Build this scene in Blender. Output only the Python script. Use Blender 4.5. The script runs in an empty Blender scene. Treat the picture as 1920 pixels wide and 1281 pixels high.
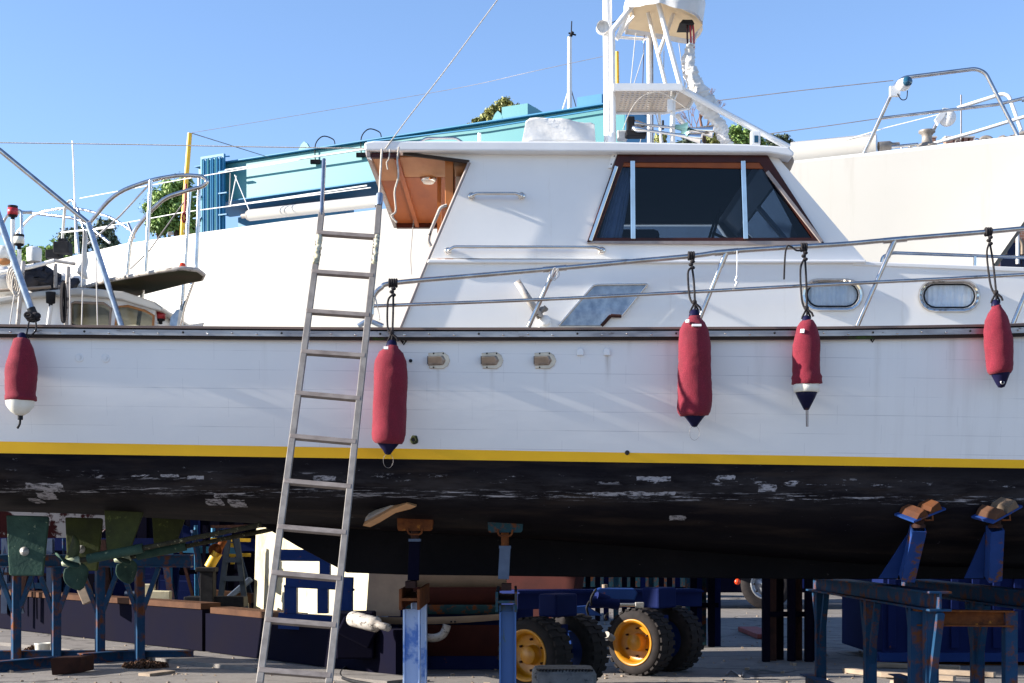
import bpy, bmesh, math, random
from mathutils import Vector, Matrix, noise
random.seed(7)
F = 2667.0; HZ = 1000.0; EYE = 1.5
S = bpy.context.scene; COL = S.collection
def P(x, y, Y): return Vector(((x-960)/F*Y, Y, EYE+(HZ-y)/F*Y))   # photo measurement + real distance -> metres
def PG(x, y):                                                    # a point on the ground
    Y = EYE*F/(y-HZ); return Vector(((x-960)/F*Y, Y, 0))
V = Vector
def lerp(a, b, t): return a+(b-a)*t
def interp(x, tab):
    if x <= tab[0][0]: return tab[0][1]
    for (a, b), (c, d) in zip(tab, tab[1:]):
        if x <= c: return b+(d-b)*(x-a)/(c-a)
    return tab[-1][1]
# ------------------------------------------------------------------ materials
def nt(name):
    m = bpy.data.materials.new(name); m.use_nodes = True
    t = m.node_tree; b = t.nodes['Principled BSDF']; return m, t, b
def N(t, typ, **k):
    n = t.nodes.new(typ)
    for a, v in k.items():
        if hasattr(n, a): setattr(n, a, v)
    return n
def coords(t, st=(1, 1, 1)):
    c = N(t, 'ShaderNodeTexCoord'); mp = N(t, 'ShaderNodeMapping'); mp.inputs['Scale'].default_value = st
    t.links.new(c.outputs['Object'], mp.inputs['Vector']); return mp.outputs[0]
def nz(t, scale, st=(1, 1, 1), det=5, rough=.6):
    n = N(t, 'ShaderNodeTexNoise'); n.inputs['Scale'].default_value = scale; n.inputs['Detail'].default_value = det
    n.inputs['Roughness'].default_value = rough
    t.links.new(coords(t, st), n.inputs['Vector']); return n.outputs['Fac']
def ramp(t, fac, a, b):
    r = N(t, 'ShaderNodeMapRange'); r.inputs['From Min'].default_value = a; r.inputs['From Max'].default_value = b
    t.links.new(fac, r.inputs['Value']); return r.outputs[0]
def mixc(t, fac, a, b):
    m = N(t, 'ShaderNodeMix'); m.data_type = 'RGBA'
    if isinstance(fac, float): m.inputs[0].default_value = fac
    else: t.links.new(fac, m.inputs[0])
    for v, i in ((a, 6), (b, 7)):
        if isinstance(v, tuple): m.inputs[i].default_value = (*v, 1)
        else: t.links.new(v, m.inputs[i])
    return m.outputs[2]
def mth(t, op, a, b=0.0, c=None):
    m = N(t, 'ShaderNodeMath'); m.operation = op
    for i, v in enumerate((a, b) if c is None else (a, b, c)):
        if isinstance(v, (int, float)): m.inputs[i].default_value = v
        else: t.links.new(v, m.inputs[i])
    return m.outputs[0]
def bump(t, b, h, s, d=.01):
    n = N(t, 'ShaderNodeBump'); n.inputs['Strength'].default_value = s; n.inputs['Distance'].default_value = d
    t.links.new(h, n.inputs['Height']); t.links.new(n.outputs[0], b.inputs['Normal'])
def mk(name, c, c2=None, sc=4, rough=.5, metal=0., st=(1, 1, 1), lo=.35, hi=.7, bs=0, bsc=40, coat=0, patch=None):
    """c/c2 mottled by noise; patch=(colour, scale, lo, hi, stretch) wear on top"""
    m, t, b = nt(name)
    b.inputs['Roughness'].default_value = rough; b.inputs['Metallic'].default_value = metal
    b.inputs['Coat Weight'].default_value = coat
    if max(c) < .2 and not metal: b.inputs['Specular IOR Level'].default_value = .07
    c2 = c2 or tuple(v*.8 for v in c)
    col = mixc(t, ramp(t, nz(t, sc, st), lo, hi), c, c2)
    if patch:
        f = ramp(t, nz(t, patch[1], patch[4] if len(patch) > 4 else (1, 1, 1), 8, .7), patch[2], patch[3])
        col = mixc(t, f, col, patch[0])
    t.links.new(col, b.inputs['Base Color'])
    if not metal: t.links.new(ramp(t, nz(t, sc*3, st), -.5/max(rough, .1), 1.5/max(rough, .1)), b.inputs['Roughness']) if False else None
    if bs: bump(t, b, nz(t, bsc, st), bs)
    return m
RUST = (.13, .045, .018)
M = {}
M['white'] = mk('white_gelcoat', (.82, .80, .775), (.76, .745, .73), 1.5, .32, coat=.25, bs=.05, bsc=3, patch=((.58, .53, .47), 2.6, .60, .95, (5, 1, .35)))
M['roofwhite'] = mk('white_roof_paint', (.78, .78, .78), (.70, .70, .71), 3, .4)
M['canvas'] = mk('white_canvas', (.74, .72, .69), (.60, .59, .57), 6, .8, bs=.35, bsc=14)
M['cream'] = mk('cream_canvas', (.74, .56, .34), (.68, .52, .32), 5, .8, bs=.2, bsc=12)
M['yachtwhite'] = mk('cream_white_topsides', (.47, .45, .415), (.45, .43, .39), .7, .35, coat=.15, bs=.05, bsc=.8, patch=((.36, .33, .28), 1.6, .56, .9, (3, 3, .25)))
M['steel'] = mk('stainless_steel', (.62, .60, .58), (.40, .37, .35), 9, .22, 1.0, patch=((.25, .15, .09), 14, .62, .75))
M['chrome'] = mk('polished_chrome', (.75, .72, .68), (.6, .55, .5), 6, .08, 1.0)
M['galv'] = mk('dull_aluminium', (.27, .245, .22), (.17, .15, .135), 18, .55, .35, st=(1, 1, .5), patch=((.16, .13, .11), 30, .6, .72))
M['rung'] = mk('worn_aluminium_rung', (.27, .23, .205), (.16, .13, .115), 22, .6, .3, st=(.5, 1, 1))
M['plate'] = mk('brushed_steel_plate', (.36, .42, .50), (.17, .22, .30), 14, .38, .75, bs=.1, bsc=30)
M['dark'] = mk('black_rubber', (.015, .015, .018), (.03, .03, .032), 10, .6)
M['rope_black'] = mk('black_rope', (.018, .017, .02), (.05, .045, .045), 60, .85, bs=.6, bsc=120)
M['rope'] = mk('pale_rope', (.58, .53, .46), (.38, .34, .3), 50, .85, bs=.6, bsc=150)
M['wire'] = mk('thin_steel_wire', (.22, .2, .2), (.15, .14, .14), 10, .5, .4)
M['wirelight'] = mk('pale_wire', (.55, .52, .5), (.4, .38, .36), 10, .5)
def fabric():
    m, t, b = nt('red_fleece_cover')
    c = mixc(t, ramp(t, nz(t, 9), .35, .7), (.165, .005, .022), (.12, .004, .016))
    c = mixc(t, ramp(t, nz(t, 160, det=2), .5, .8), c, (.29, .022, .04))
    oi = N(t, 'ShaderNodeObjectInfo'); c = mixc(t, mth(t, 'MULTIPLY', oi.outputs['Random'], .3), c, (.26, .018, .03)); c = mixc(t, mth(t, 'MULTIPLY', ramp(t, nz(t, 5, (2, 2, .7), 8, .7), .5, .75), .45), c, (.08, .012, .02))
    t.links.new(c, b.inputs['Base Color']); b.inputs['Roughness'].default_value = .95
    b.inputs['Sheen Weight'].default_value = .12; b.inputs['Sheen Tint'].default_value = (1, .4, .4, 1)
    bump(t, b, nz(t, 190, det=3), .8, .004); return m
M['fleece'] = fabric()
M['navyvinyl'] = mk('navy_vinyl', (.008, .008, .028), (.013, .013, .045), 8, .35)
M['whitevinyl'] = mk('white_vinyl', (.78, .76, .70), (.66, .62, .5), 9, .4)
HY = 10.1
def zpx(y, Y=HY): return EYE+(HZ-y)/F*Y-1.1          # relative to the boat's base
def xpx(x, Y=HY): return (x-960)/F*Y
def topside():
    m, t, b = nt('white_planked_topside')
    tc = N(t, 'ShaderNodeTexCoord'); sp = N(t, 'ShaderNodeSeparateXYZ'); t.links.new(tc.outputs['Object'], sp.inputs[0])
    x, z = sp.outputs['X'], sp.outputs['Z']
    zz = mth(t, 'ADD', z, mth(t, 'MULTIPLY', x, .012))
    fr = mth(t, 'FRACT', mth(t, 'DIVIDE', zz, .133))
    seam = mth(t, 'LESS_THAN', mth(t, 'ABSOLUTE', mth(t, 'SUBTRACT', fr, .5)), .018)
    seam = mth(t, 'MULTIPLY', seam, ramp(t, nz(t, 1.7, (1, 1, 6), 4), .40, .62))
    vf = mth(t, 'FRACT', mth(t, 'ADD', mth(t, 'DIVIDE', x, .86), mth(t, 'MULTIPLY', mth(t, 'FLOOR', mth(t, 'DIVIDE', zz, .133)), .37)))
    vs = mth(t, 'MULTIPLY', mth(t, 'LESS_THAN', vf, .004), .5)
    c = mixc(t, ramp(t, nz(t, 1.2), .3, .75), (.80, .785, .77), (.74, .73, .725))
    st = ramp(t, nz(t, 3.2, (5, 1, .22), 6, .65), .50, .78)
    st = mth(t, 'MULTIPLY', st, ramp(t, x, 2.0, 6.5))
    c = mixc(t, mth(t, 'MULTIPLY', st, .75), c, (.42, .39, .36))
    for (sx, sw, sy0, sy1, sa) in ((1138, 7, 668, 735, .5), (1022, 5, 690, 770, .2), (923, 6, 690, 790, .2), (823, 5, 692, 760, .2), (1640, 9, 628, 850, .16), (1420, 14, 628, 800, .14), (1780, 12, 628, 850, .2), (1178, 6, 640, 690, .2), (500, 8, 634, 760, .1), (1250, 10, 640, 830, .12)):
        f_ = mth(t, 'MULTIPLY', ramp(t, mth(t, 'ABSOLUTE', mth(t, 'SUBTRACT', x, xpx(sx))), sw/267, 0.0), mth(t, 'MULTIPLY', ramp(t, z, zpx(sy1), zpx(sy0)), mth(t, 'LESS_THAN', z, zpx(sy0))))
        c = mixc(t, mth(t, 'MULTIPLY', f_, mth(t, 'MULTIPLY', ramp(t, nz(t, 9, (4, 1, .4)), .25, .6), sa*1.4)), c, (.30, .25, .20))
    c = mixc(t, mth(t, 'MULTIPLY', mth(t, 'ADD', seam, vs), .42), c, (.33, .33, .36))
    t.links.new(c, b.inputs['Base Color']); b.inputs['Roughness'].default_value = .42
    h = mth(t, 'ADD', mth(t, 'MULTIPLY', seam, -1.0), mth(t, 'MULTIPLY', nz(t, 2.2, (1, 1, 4)), 1.2))
    bump(t, b, h, .12, .01); return m
M['topside'] = topside()
M['stripe'] = mk('yellow_boot_stripe', (.90, .49, .004), (.82, .43, .004), 2.5, .42, patch=((.35, .18, .02), 18, .72, .8))
def antifoul():
    m, t, b = nt('black_antifouling')
    tc = N(t, 'ShaderNodeTexCoord'); sp = N(t, 'ShaderNodeSeparateXYZ'); t.links.new(tc.outputs['Object'], sp.inputs[0])
    x, z = sp.outputs['X'], sp.outputs['Z']
    c = mixc(t, ramp(t, nz(t, 2.4, (.5, 1, 2), 7), .3, .75), (.006, .0055, .009), (.014, .012, .013))
    c = mixc(t, mth(t, 'MULTIPLY', ramp(t, nz(t, 3.1, (.35, 1, 3), 7), .50, .72), .5), c, (.055, .040, .032))
    def band(zc, w, slope=.0):
        d = mth(t, 'ABSOLUTE', mth(t, 'SUBTRACT', mth(t, 'ADD', z, mth(t, 'MULTIPLY', x, slope)), zc))
        return ramp(t, d, w, w*.25)
    c = mixc(t, mth(t, 'MULTIPLY', mth(t, 'MULTIPLY', band(ZB0-.06, .16, .011), ramp(t, nz(t, 2.2, (.8, 1, 4), 8, .7), .42, .62)), .6), c, (.045, .042, .046))
    n1 = ramp(t, nz(t, 4.2, (1, 1, 5), 9, .75), .575, .60)
    n2 = ramp(t, nz(t, 6.3, (.6, 1, 11), 9, .78), .55, .60)
    n3 = ramp(t, nz(t, 9, (.8, 1, 2.2), 9, .8), .655, .675)
    a = mth(t, 'MULTIPLY', n1, band(ZB0, .035, .011))
    a = mth(t, 'MAXIMUM', a, mth(t, 'MULTIPLY', n2, band(ZB0-.11, .045, .012)))
    a = mth(t, 'MAXIMUM', a, mth(t, 'MULTIPLY', n3, .8))
    x = mth(t, 'ADD', x, mth(t, 'MULTIPLY', mth(t, 'SUBTRACT', nz(t, 14), .5), .07)); z = mth(t, 'ADD', z, mth(t, 'MULTIPLY', mth(t, 'SUBTRACT', nz(t, 11, (1, 1, .6)), .5), .035))
    for (x0, x1, z0, z1) in PATCH:
        bx = mth(t, 'MULTIPLY', mth(t, 'GREATER_THAN', x, x0), mth(t, 'LESS_THAN', x, x1))
        bz = mth(t, 'MULTIPLY', mth(t, 'GREATER_THAN', z, z0), mth(t, 'LESS_THAN', z, z1))
        k = mth(t, 'MULTIPLY', mth(t, 'MULTIPLY', bx, bz), ramp(t, nz(t, 16, (1, 1, 3), 8, .8), .43, .52))
        a = mth(t, 'MAXIMUM', a, mth(t, 'MULTIPLY', k, .85))
    c = mixc(t, a, c, (.36, .35, .38))
    t.links.new(c, b.inputs['Base Color']); b.inputs['Roughness'].default_value = .62; b.inputs['Specular IOR Level'].default_value = .03
    bump(t, b, mth(t, 'ADD', nz(t, 9, (1, 1, 3), 8), mth(t, 'MULTIPLY', a, -.5)), .35, .01); return m
ZB0 = zpx(898)
PATCH = [(xpx(a), xpx(b), zpx(d), zpx(c)) for a, b, c, d in
         ((36, 68, 905, 914), (64, 104, 905, 921), (46, 80, 922, 934), (15, 40, 931, 941), (370, 402, 934, 946), (390, 418, 924, 932), (414, 446, 935, 949),
          (298, 330, 889, 894), (348, 378, 891, 898), (585, 630, 891, 900), (1346, 1380, 892, 900), (1425, 1458, 908, 922), (1195, 1258, 893, 901), (1262, 1292, 966, 975), (1552, 1580, 1060, 1067), (1112, 1270, 922, 928))]
M['antifoul'] = antifoul()
M['antikeel'] = mk('black_keel_paint', (.004, .004, .006), (.008, .007, .009), 2.5, .65, bs=.3, bsc=10, patch=((.16, .14, .13), 13, .68, .72, (1, 1, 3)))
M['caprail'] = mk('weathered_teak_cap', (.20, .13, .10), (.11, .075, .065), 9, .6, st=(.2, 1, 2))
M['capdark'] = mk('dark_wood_rubbing_strake', (.05, .035, .03), (.03, .025, .02), 9, .6, st=(.2, 1, 2), patch=((.05, .08, .02), 3, .6, .7))
M['capsteel'] = mk('tarnished_steel_strip', (.44, .42, .42), (.22, .2, .21), 7, .4, .7, st=(.4, 1, 2), patch=((.12, .09, .08), 16, .6, .7, (.5, 1, 2)))
def wood(name, a, b_, sc=6, rough=.35, st=(1, .25, 1)):
    return mk(name, a, b_, sc, max(rough, .6), st=st, patch=((a[0]*.35, a[1]*.3, a[2]*.3), 5, .62, .85))
M['varnish'] = wood('varnished_mahogany', (.30, .066, .004), (.19, .036, .003))
M['ceilinglit'] = wood('ceiling_wood_painted_bounce', (.40, .19, .07), (.30, .12, .04))  # lighter copy of the ceiling wood, reflected light put into its colour
M['teak'] = wood('orange_teak', (.46, .15, .03), (.36, .11, .02), st=(1, 1, .2))
M['darkwood'] = mk('dark_red_wood', (.06, .014, .009), (.035, .010, .007), 8, .4, coat=.3)
M['trimgrey'] = mk('grey_wood_trim', (.34, .29, .27), (.25, .21, .2), 14, .6)
def glass(name, tint, rgh=.03, dens=.75):
    m, t, b = nt(name); t.nodes.remove(b); out = [n for n in t.nodes if n.type == 'OUTPUT_MATERIAL'][0]
    tr = N(t, 'ShaderNodeBsdfTransparent'); tr.inputs[0].default_value = (*tint, 1)
    gl = N(t, 'ShaderNodeBsdfGlossy'); gl.inputs['Roughness'].default_value = rgh; gl.inputs[0].default_value = (.9, .95, 1, 1)
    fr = N(t, 'ShaderNodeFresnel'); fr.inputs[0].default_value = 1.36
    mx = N(t, 'ShaderNodeMixShader'); t.links.new(fr.outputs[0], mx.inputs[0]); t.links.new(tr.outputs[0], mx.inputs[1]); t.links.new(gl.outputs[0], mx.inputs[2])
    t.links.new(mx.outputs[0], out.inputs[0]); return m
M['glass'] = glass('tinted_window_glass', (.20, .27, .38))
M['glassclear'] = glass('porthole_glass', (.90, .94, .98))
M['glassold'] = glass('hazy_perspex', (.45, .45, .36), .15)
M['curtain'] = mk('pale_blue_curtain', (.92, .92, .91), (.72, .77, .83), 10, .9)
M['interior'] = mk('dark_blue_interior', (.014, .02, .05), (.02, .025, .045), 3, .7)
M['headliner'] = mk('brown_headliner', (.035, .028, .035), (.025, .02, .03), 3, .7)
M['turq'] = mk('turquoise_crane_paint', (.062, .255, .28), (.052, .225, .25), .5, .45)
M['turqdk'] = mk('deep_turquoise_paint_and_shade', (.02, .19, .36), (.015, .15, .30), .7, .5)  # deep turquoise; also paints shade onto crane faces away from the sun
M['blue'] = mk('navy_blue_steel', (.005, .011, .065), (.008, .016, .08), 2, .7, patch=(RUST, 7, .66, .72))
M['blue2'] = mk('royal_blue_steel', (.009, .03, .13), (.012, .036, .15), 3, .45, patch=(RUST, 11, .64, .70))
M['brightblue'] = mk('bright_blue_jack_paint', (.018, .05, .19), (.014, .038, .14), 5, .45, patch=((.11, .05, .03), 7, .55, .60))
M['bluerust'] = mk('blue_steel_blotched_with_rust', (.016, .055, .12), (.012, .04, .09), 4, .55, patch=(RUST, 6, .50, .62))
M['tealrust'] = mk('teal_paint_over_rust', (.022, .06, .075), (.014, .04, .055), 6, .6, patch=(RUST, 9, .50, .58))
M['rust'] = mk('rusty_steel', (.19, .062, .020), (.08, .028, .015), 12, .8, bs=.4, bsc=40, patch=((.42, .16, .03), 16, .6, .68))
M['ladderdark'] = mk('dull_blue_grey_ladder', (.03, .04, .06), (.02, .03, .045), 6, .8)
M['rustdark'] = mk('dark_rusty_steel', (.055, .025, .02), (.03, .017, .015), 9, .75, bs=.3)
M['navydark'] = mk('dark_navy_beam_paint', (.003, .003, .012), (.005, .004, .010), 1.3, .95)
M['greyblue'] = mk('grey_blue_post_paint', (.10, .13, .19), (.07, .09, .14), 6, .55, patch=((.55, .56, .6), 13, .70, .73))
M['whiteblue'] = mk('white_over_blue_post_paint', (.42, .52, .72), (.10, .22, .55), 3.2, .55, lo=.47, hi=.53, patch=((.02, .03, .05), 22, .65, .68))
M['bluepost'] = mk('blue_flaking_post_paint', (.035, .11, .30), (.04, .11, .28), 3, .55, patch=((.06, .10, .07), 15, .57, .66, (1, 1, .4)))
M['brownbeam'] = mk('brown_timber', (.10, .05, .03), (.06, .03, .02), 5, .8, st=(.3, 1, 1))
M['weather'] = mk('weathered_white_sheet', (.50, .45, .30), (.56, .52, .40), 2.2, .7, patch=((.22, .18, .07), 3.5, .48, .75, (1, 1, .5)))
M['beige'] = mk('beige_primer', (.33, .25, .19), (.25, .19, .15), 5, .8, bs=.15)
M['maroon'] = mk('dark_maroon_paint', (.06, .018, .016), (.04, .014, .014), 4, .7)
M['orangewood'] = mk('raw_orange_timber', (.48, .21, .07), (.33, .14, .05), 9, .8, st=(.4, 1, 1))
M['palewood'] = mk('greyed_timber', (.34, .26, .19), (.22, .17, .13), 9, .85, st=(.3, 1, 1))
M['verdigris'] = mk('green_stained_bronze', (.045, .085, .065), (.022, .045, .04), 7, .65, bs=.5, bsc=35, patch=((.22, .26, .17), 22, .62, .68))
M['olive'] = mk('olive_slimed_metal', (.05, .06, .022), (.03, .035, .02), 8, .7, bs=.4, bsc=30, patch=((.11, .13, .04), 15, .6, .68))
M['barnacle'] = mk('barnacled_shaft', (.03, .028, .022), (.06, .055, .035), 22, .8, bs=.9, bsc=45, patch=((.36, .33, .2), 40, .60, .64))
M['bronzepale'] = mk('pale_worn_bronze', (.42, .46, .30), (.22, .26, .18), 12, .6)
M['anode'] = mk('zinc_anode', (.45, .43, .42), (.3, .3, .29), 20, .5, .4)
M['tyre'] = mk('black_tyre_rubber', (.022, .02, .021), (.035, .03, .03), 12, .8)
M['rim'] = mk('yellow_orange_wheel_rim', (.50, .22, .003), (.34, .12, .003), 6, .4, patch=((.12, .05, .01), 18, .66, .72))
M['hubgrey'] = mk('grey_truck_rim', (.42, .44, .48), (.3, .31, .34), 8, .35, .6)
M['yellow'] = mk('yellow_paint', (.75, .44, .02), (.62, .36, .02), 6, .5)
M['red'] = mk('red_plastic', (.42, .02, .03), (.32, .015, .02), 8, .4)
M['redorange'] = mk('orange_red_marker', (.85, .06, .01), (.7, .05, .01), 8, .3)
M['lens'] = mk('dark_blue_lens', (.02, .10, .16), (.01, .05, .1), 4, .08, coat=1)
M['whitepaint'] = mk('white_aluminium_paint', (.82, .81, .79), (.76, .75, .73), 4, .4)
M['ventsteel'] = mk('vent_steel_painted_tan_reflection', (.52, .43, .35), (.36, .30, .25), 14, .3, .85)  # warm reflection of the surroundings put into the steel's base colour
M['tealgrey'] = mk('tarnished_horn_green', (.12, .24, .23), (.08, .17, .17), 12, .4, .5)
M['decksheen'] = mk('olive_reflective_platform', (.030, .034, .013), (.06, .032, .018), 3.0, .7, st=(.5, 1, 1))
M['deckgrey'] = mk('grey_deck_paint', (.35, .34, .32), None, 4, .7)
M['tarp'] = mk('crumpled_black_tarp', (.02, .022, .03), (.05, .05, .06), 10, .35, bs=.5)
M['chain'] = mk('rusty_chain_iron', (.10, .05, .03), (.05, .03, .02), 25, .75)
M['silver'] = mk('weathered_silver_tube', (.46, .43, .40), (.26, .22, .19), 9, .6, patch=((.06, .05, .045), 20, .55, .6, (.4, 1, 1)))
M['tyregrey'] = mk('grey_painted_old_tyre', (.20, .20, .21), (.11, .11, .12), 9, .8, bs=.5, bsc=30, patch=((.03, .03, .035), 11, .56, .62))
M['perf'] = mk('tan_reflecting_plate', (.45, .36, .27), (.36, .28, .2), 4, .4, .3)
def brick():
    m, t, b = nt('brick_masonry'); br = N(t, 'ShaderNodeTexBrick'); br.inputs['Scale'].default_value = 3.2
    br.inputs['Color1'].default_value = (.34, .15, .10, 1); br.inputs['Color2'].default_value = (.26, .12, .08, 1); br.inputs['Mortar'].default_value = (.36, .3, .26, 1)
    tc = N(t, 'ShaderNodeTexCoord'); sp = N(t, 'ShaderNodeSeparateXYZ'); cb = N(t, 'ShaderNodeCombineXYZ')
    t.links.new(tc.outputs['Object'], sp.inputs[0]); t.links.new(mth(t, 'ADD', sp.outputs[0], sp.outputs[1]), cb.inputs[0]); t.links.new(sp.outputs[2], cb.inputs[1])
    t.links.new(cb.outputs[0], br.inputs['Vector']); t.links.new(br.outputs[0], b.inputs['Base Color']); b.inputs['Roughness'].default_value = .9; return m
M['brick'] = brick()
def ground():
    m, t, b = nt('worn_concrete_yard')
    c = mixc(t, ramp(t, nz(t, .5, det=8), .3, .7), (.21, .19, .175), (.155, .14, .13))
    c = mixc(t, ramp(t, nz(t, 5, det=8, rough=.75), .45, .75), c, (.12, .105, .10))
    c = mixc(t, ramp(t, nz(t, 1.6, (1, 2, 1), 9, .75), .55, .64), c, (.075, .065, .062))
    c = mixc(t, ramp(t, nz(t, 40, det=4), .62, .72), c, (.30, .27, .24))
    tc = N(t, 'ShaderNodeTexCoord'); vo = N(t, 'ShaderNodeTexVoronoi'); vo.feature = 'DISTANCE_TO_EDGE'; vo.inputs['Scale'].default_value = .35; ad = N(t, 'ShaderNodeVectorMath'); ad.operation = 'ADD'; cn = N(t, 'ShaderNodeTexNoise'); cn.inputs['Scale'].default_value = 1.5; t.links.new(tc.outputs['Object'], cn.inputs['Vector']); t.links.new(tc.outputs['Object'], ad.inputs[0]); t.links.new(cn.outputs['Color'], ad.inputs[1]); t.links.new(ad.outputs[0], vo.inputs['Vector'])
    c = mixc(t, ramp(t, vo.outputs['Distance'], .014, .004), c, (.045, .04, .038))
    t.links.new(c, b.inputs['Base Color']); b.inputs['Roughness'].default_value = .9
    bump(t, b, nz(t, 28, det=8, rough=.8), .5, .01); return m
M['ground'] = ground()
# ------------------------------------------------------------------ mesh builder
ORG = {}
class MB:
    def __init__(s): s.v = []; s.f = []; s.sm = []
    def add(s, vs, fs, smooth=False):
        o = len(s.v); s.v += [V(v) for v in vs]
        for f in fs: s.f.append([i+o for i in f]); s.sm.append(smooth)
        return s
    def box(s, c, d, R=None):
        c = V(c); R = R or Matrix.Identity(3)
        vs = [c+R @ V((x*d[0]/2, y*d[1]/2, z*d[2]/2)) for x in (-1, 1) for y in (-1, 1) for z in (-1, 1)]
        return s.add(vs, [(0, 1, 3, 2), (4, 6, 7, 5), (0, 4, 5, 1), (2, 3, 7, 6), (0, 2, 6, 4), (1, 5, 7, 3)])
    def bar(s, a, b, w, h, up=(0, 0, 1)):
        a = V(a); b = V(b); d = (b-a); L = d.length; d.normalize(); up = V(up)
        if abs(d.dot(up)) > .98: up = V((0, 1, 0))
        sx = d.cross(up).normalized(); uz = sx.cross(d).normalized()
        R = Matrix((sx, d, uz)).transposed(); return s.box((a+b)/2, (w, L, h), R)
    def hbeam(s, a, b, w, h, t=.014, up=(0, 0, 1), web=True):
        a = V(a); b = V(b); d = (b-a).normalized(); up = V(up)
        if abs(d.dot(up)) > .98: up = V((0, 1, 0))
        sx = d.cross(up).normalized(); uz = sx.cross(d).normalized(); o = uz*(h/2-t/2)
        s.bar(a+o, b+o, w, t, uz); s.bar(a-o, b-o, w, t, uz); s.bar(a, b, t, h-2*t-.001, uz); return s
    def chan(s, a, b, w, h, t=.012, up=(0, 0, 1)):          # hollow square tube, open ends
        a = V(a); b = V(b); d = (b-a).normalized(); up = V(up)
        if abs(d.dot(up)) > .98: up = V((0, 1, 0))
        sx = d.cross(up).normalized(); uz = sx.cross(d).normalized()
        o = uz*(h/2-t/2); q = sx*(w/2-t/2)
        s.bar(a+o, b+o, w, t, uz); s.bar(a-o, b-o, w, t, uz); s.bar(a+q, b+q, t, h-2*t-.001, uz); s.bar(a-q, b-q, t, h-2*t-.001, uz); return s
    def tube(s, pts, r, seg=10, closed=False, caps=True):
        pts = [V(p) for p in pts]; n = len(pts); rr = r if isinstance(r, (list, tuple)) else [r]*n
        prev = None; rings = []
        for i in range(n):
            a = pts[i-1] if (i or closed) else pts[i]; b = pts[(i+1) % n] if (i < n-1 or closed) else pts[i]
            d = (b-a).normalized()
            if prev is None:
                u = d.cross(V((0, 0, 1)));  u = u if u.length > .05 else d.cross(V((1, 0, 0))); u.normalize()
            else:
                u = prev-d*prev.dot(d); u.normalize()
            prev = u; w = d.cross(u)
            rings.append([pts[i]+(u*math.cos(k*2*math.pi/seg)+w*math.sin(k*2*math.pi/seg))*rr[i] for k in range(seg)])
        vs = [p for q in rings for p in q]; fs = []
        for i in range(n if closed else n-1):
            j = (i+1) % n
            for k in range(seg): fs.append((i*seg+k, i*seg+(k+1) % seg, j*seg+(k+1) % seg, j*seg+k))
        s.add(vs, fs, True)
        if caps and not closed:
            s.add(rings[0], [tuple(range(seg-1, -1, -1))]); s.add(rings[-1], [tuple(range(seg))])
        return s
    def lathe(s, prof, o, ax=(0, 0, 1), seg=24, smooth=True):
        o = V(o); ax = V(ax).normalized(); u = ax.orthogonal().normalized(); w = ax.cross(u); vs = []
        for (r, t) in prof:
            for k in range(seg):
                a = 2*math.pi*k/seg; vs.append(o+ax*t+(u*math.cos(a)+w*math.sin(a))*max(r, 1e-4))
        fs = []
        for i in range(len(prof)-1):
            for k in range(seg): fs.append((i*seg+k, i*seg+(k+1) % seg, (i+1)*seg+(k+1) % seg, (i+1)*seg+k))
        return s.add(vs, fs, smooth)
    def ball(s, c, r, sc=(1, 1, 1), seg=14):
        c = V(c); prof = [(math.sin(math.pi*i/8)*r, -math.cos(math.pi*i/8)*r) for i in range(9)]
        m = MB().lathe(prof, (0, 0, 0), seg=seg)
        return s.add([c+V((v.x*sc[0], v.y*sc[1], v.z*sc[2])) for v in m.v], m.f, True)
    def prism(s, pts, d):
        pts = [V(p) for p in pts]; d = V(d); n = len(pts)
        return s.add(pts+[p+d for p in pts], [tuple(range(n)), tuple(range(2*n-1, n-1, -1))]+[(i, i+n, (i+1) % n+n, (i+1) % n) for i in range(n)])
    def holed(s, outer, holes, d):
        bm = bmesh.new(); es = []
        for lp in [outer]+holes:
            vs = [bm.verts.new(V(p)) for p in lp]
            es += [bm.edges.new((vs[i], vs[(i+1) % len(vs)])) for i in range(len(vs))]
        bmesh.ops.triangle_fill(bm, edges=es, use_beauty=True); bm.verts.index_update()
        vs = [v.co.copy() for v in bm.verts]; fs = [[v.index for v in f.verts] for f in bm.faces]; bm.free(); n = len(vs)
        s.add(vs+[v+V(d) for v in vs], fs+[[i+n for i in reversed(f)] for f in fs])
        k = 0; o = len(s.v)-2*n
        for lp in [outer]+holes:
            m = len(lp)
            for i in range(m):
                s.f.append([o+k+i, o+k+(i+1) % m, o+n+k+(i+1) % m, o+n+k+i]); s.sm.append(False)
            k += m
        return s
    def grid(s, rows, smooth=True):
        n = len(rows[0]); vs = [p for r in rows for p in r]
        return s.add(vs, [(i*n+k, i*n+k+1, (i+1)*n+k+1, (i+1)*n+k) for i in range(len(rows)-1) for k in range(n-1)], smooth)
    def jitter(s, amp, sc):
        for i, v in enumerate(s.v): s.v[i] = v+noise.noise_vector(v*sc)*amp
        return s
    def build(s, name, m, parent=None, bev=0, label=None, sub=0):
        if parent is not None: o = ORG[parent.name]
        else:
            o = V((sum(v.x for v in s.v)/len(s.v), sum(v.y for v in s.v)/len(s.v), min(v.z for v in s.v)))
        me = bpy.data.meshes.new(name); me.from_pydata([v-o for v in s.v], [], s.f)
        me.polygons.foreach_set('use_smooth', s.sm)
        bm = bmesh.new(); bm.from_mesh(me); bmesh.ops.recalc_face_normals(bm, faces=bm.faces); bm.to_mesh(me); bm.free()
        ob = bpy.data.objects.new(name, me); COL.objects.link(ob); me.materials.append(M[m] if isinstance(m, str) else m)
        if parent is not None: ob.parent = parent
        else: ob.location = o
        if bev:
            b = ob.modifiers.new('b', 'BEVEL'); b.width = bev; b.segments = 2; b.limit_method = 'ANGLE'; b.angle_limit = .7
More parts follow.
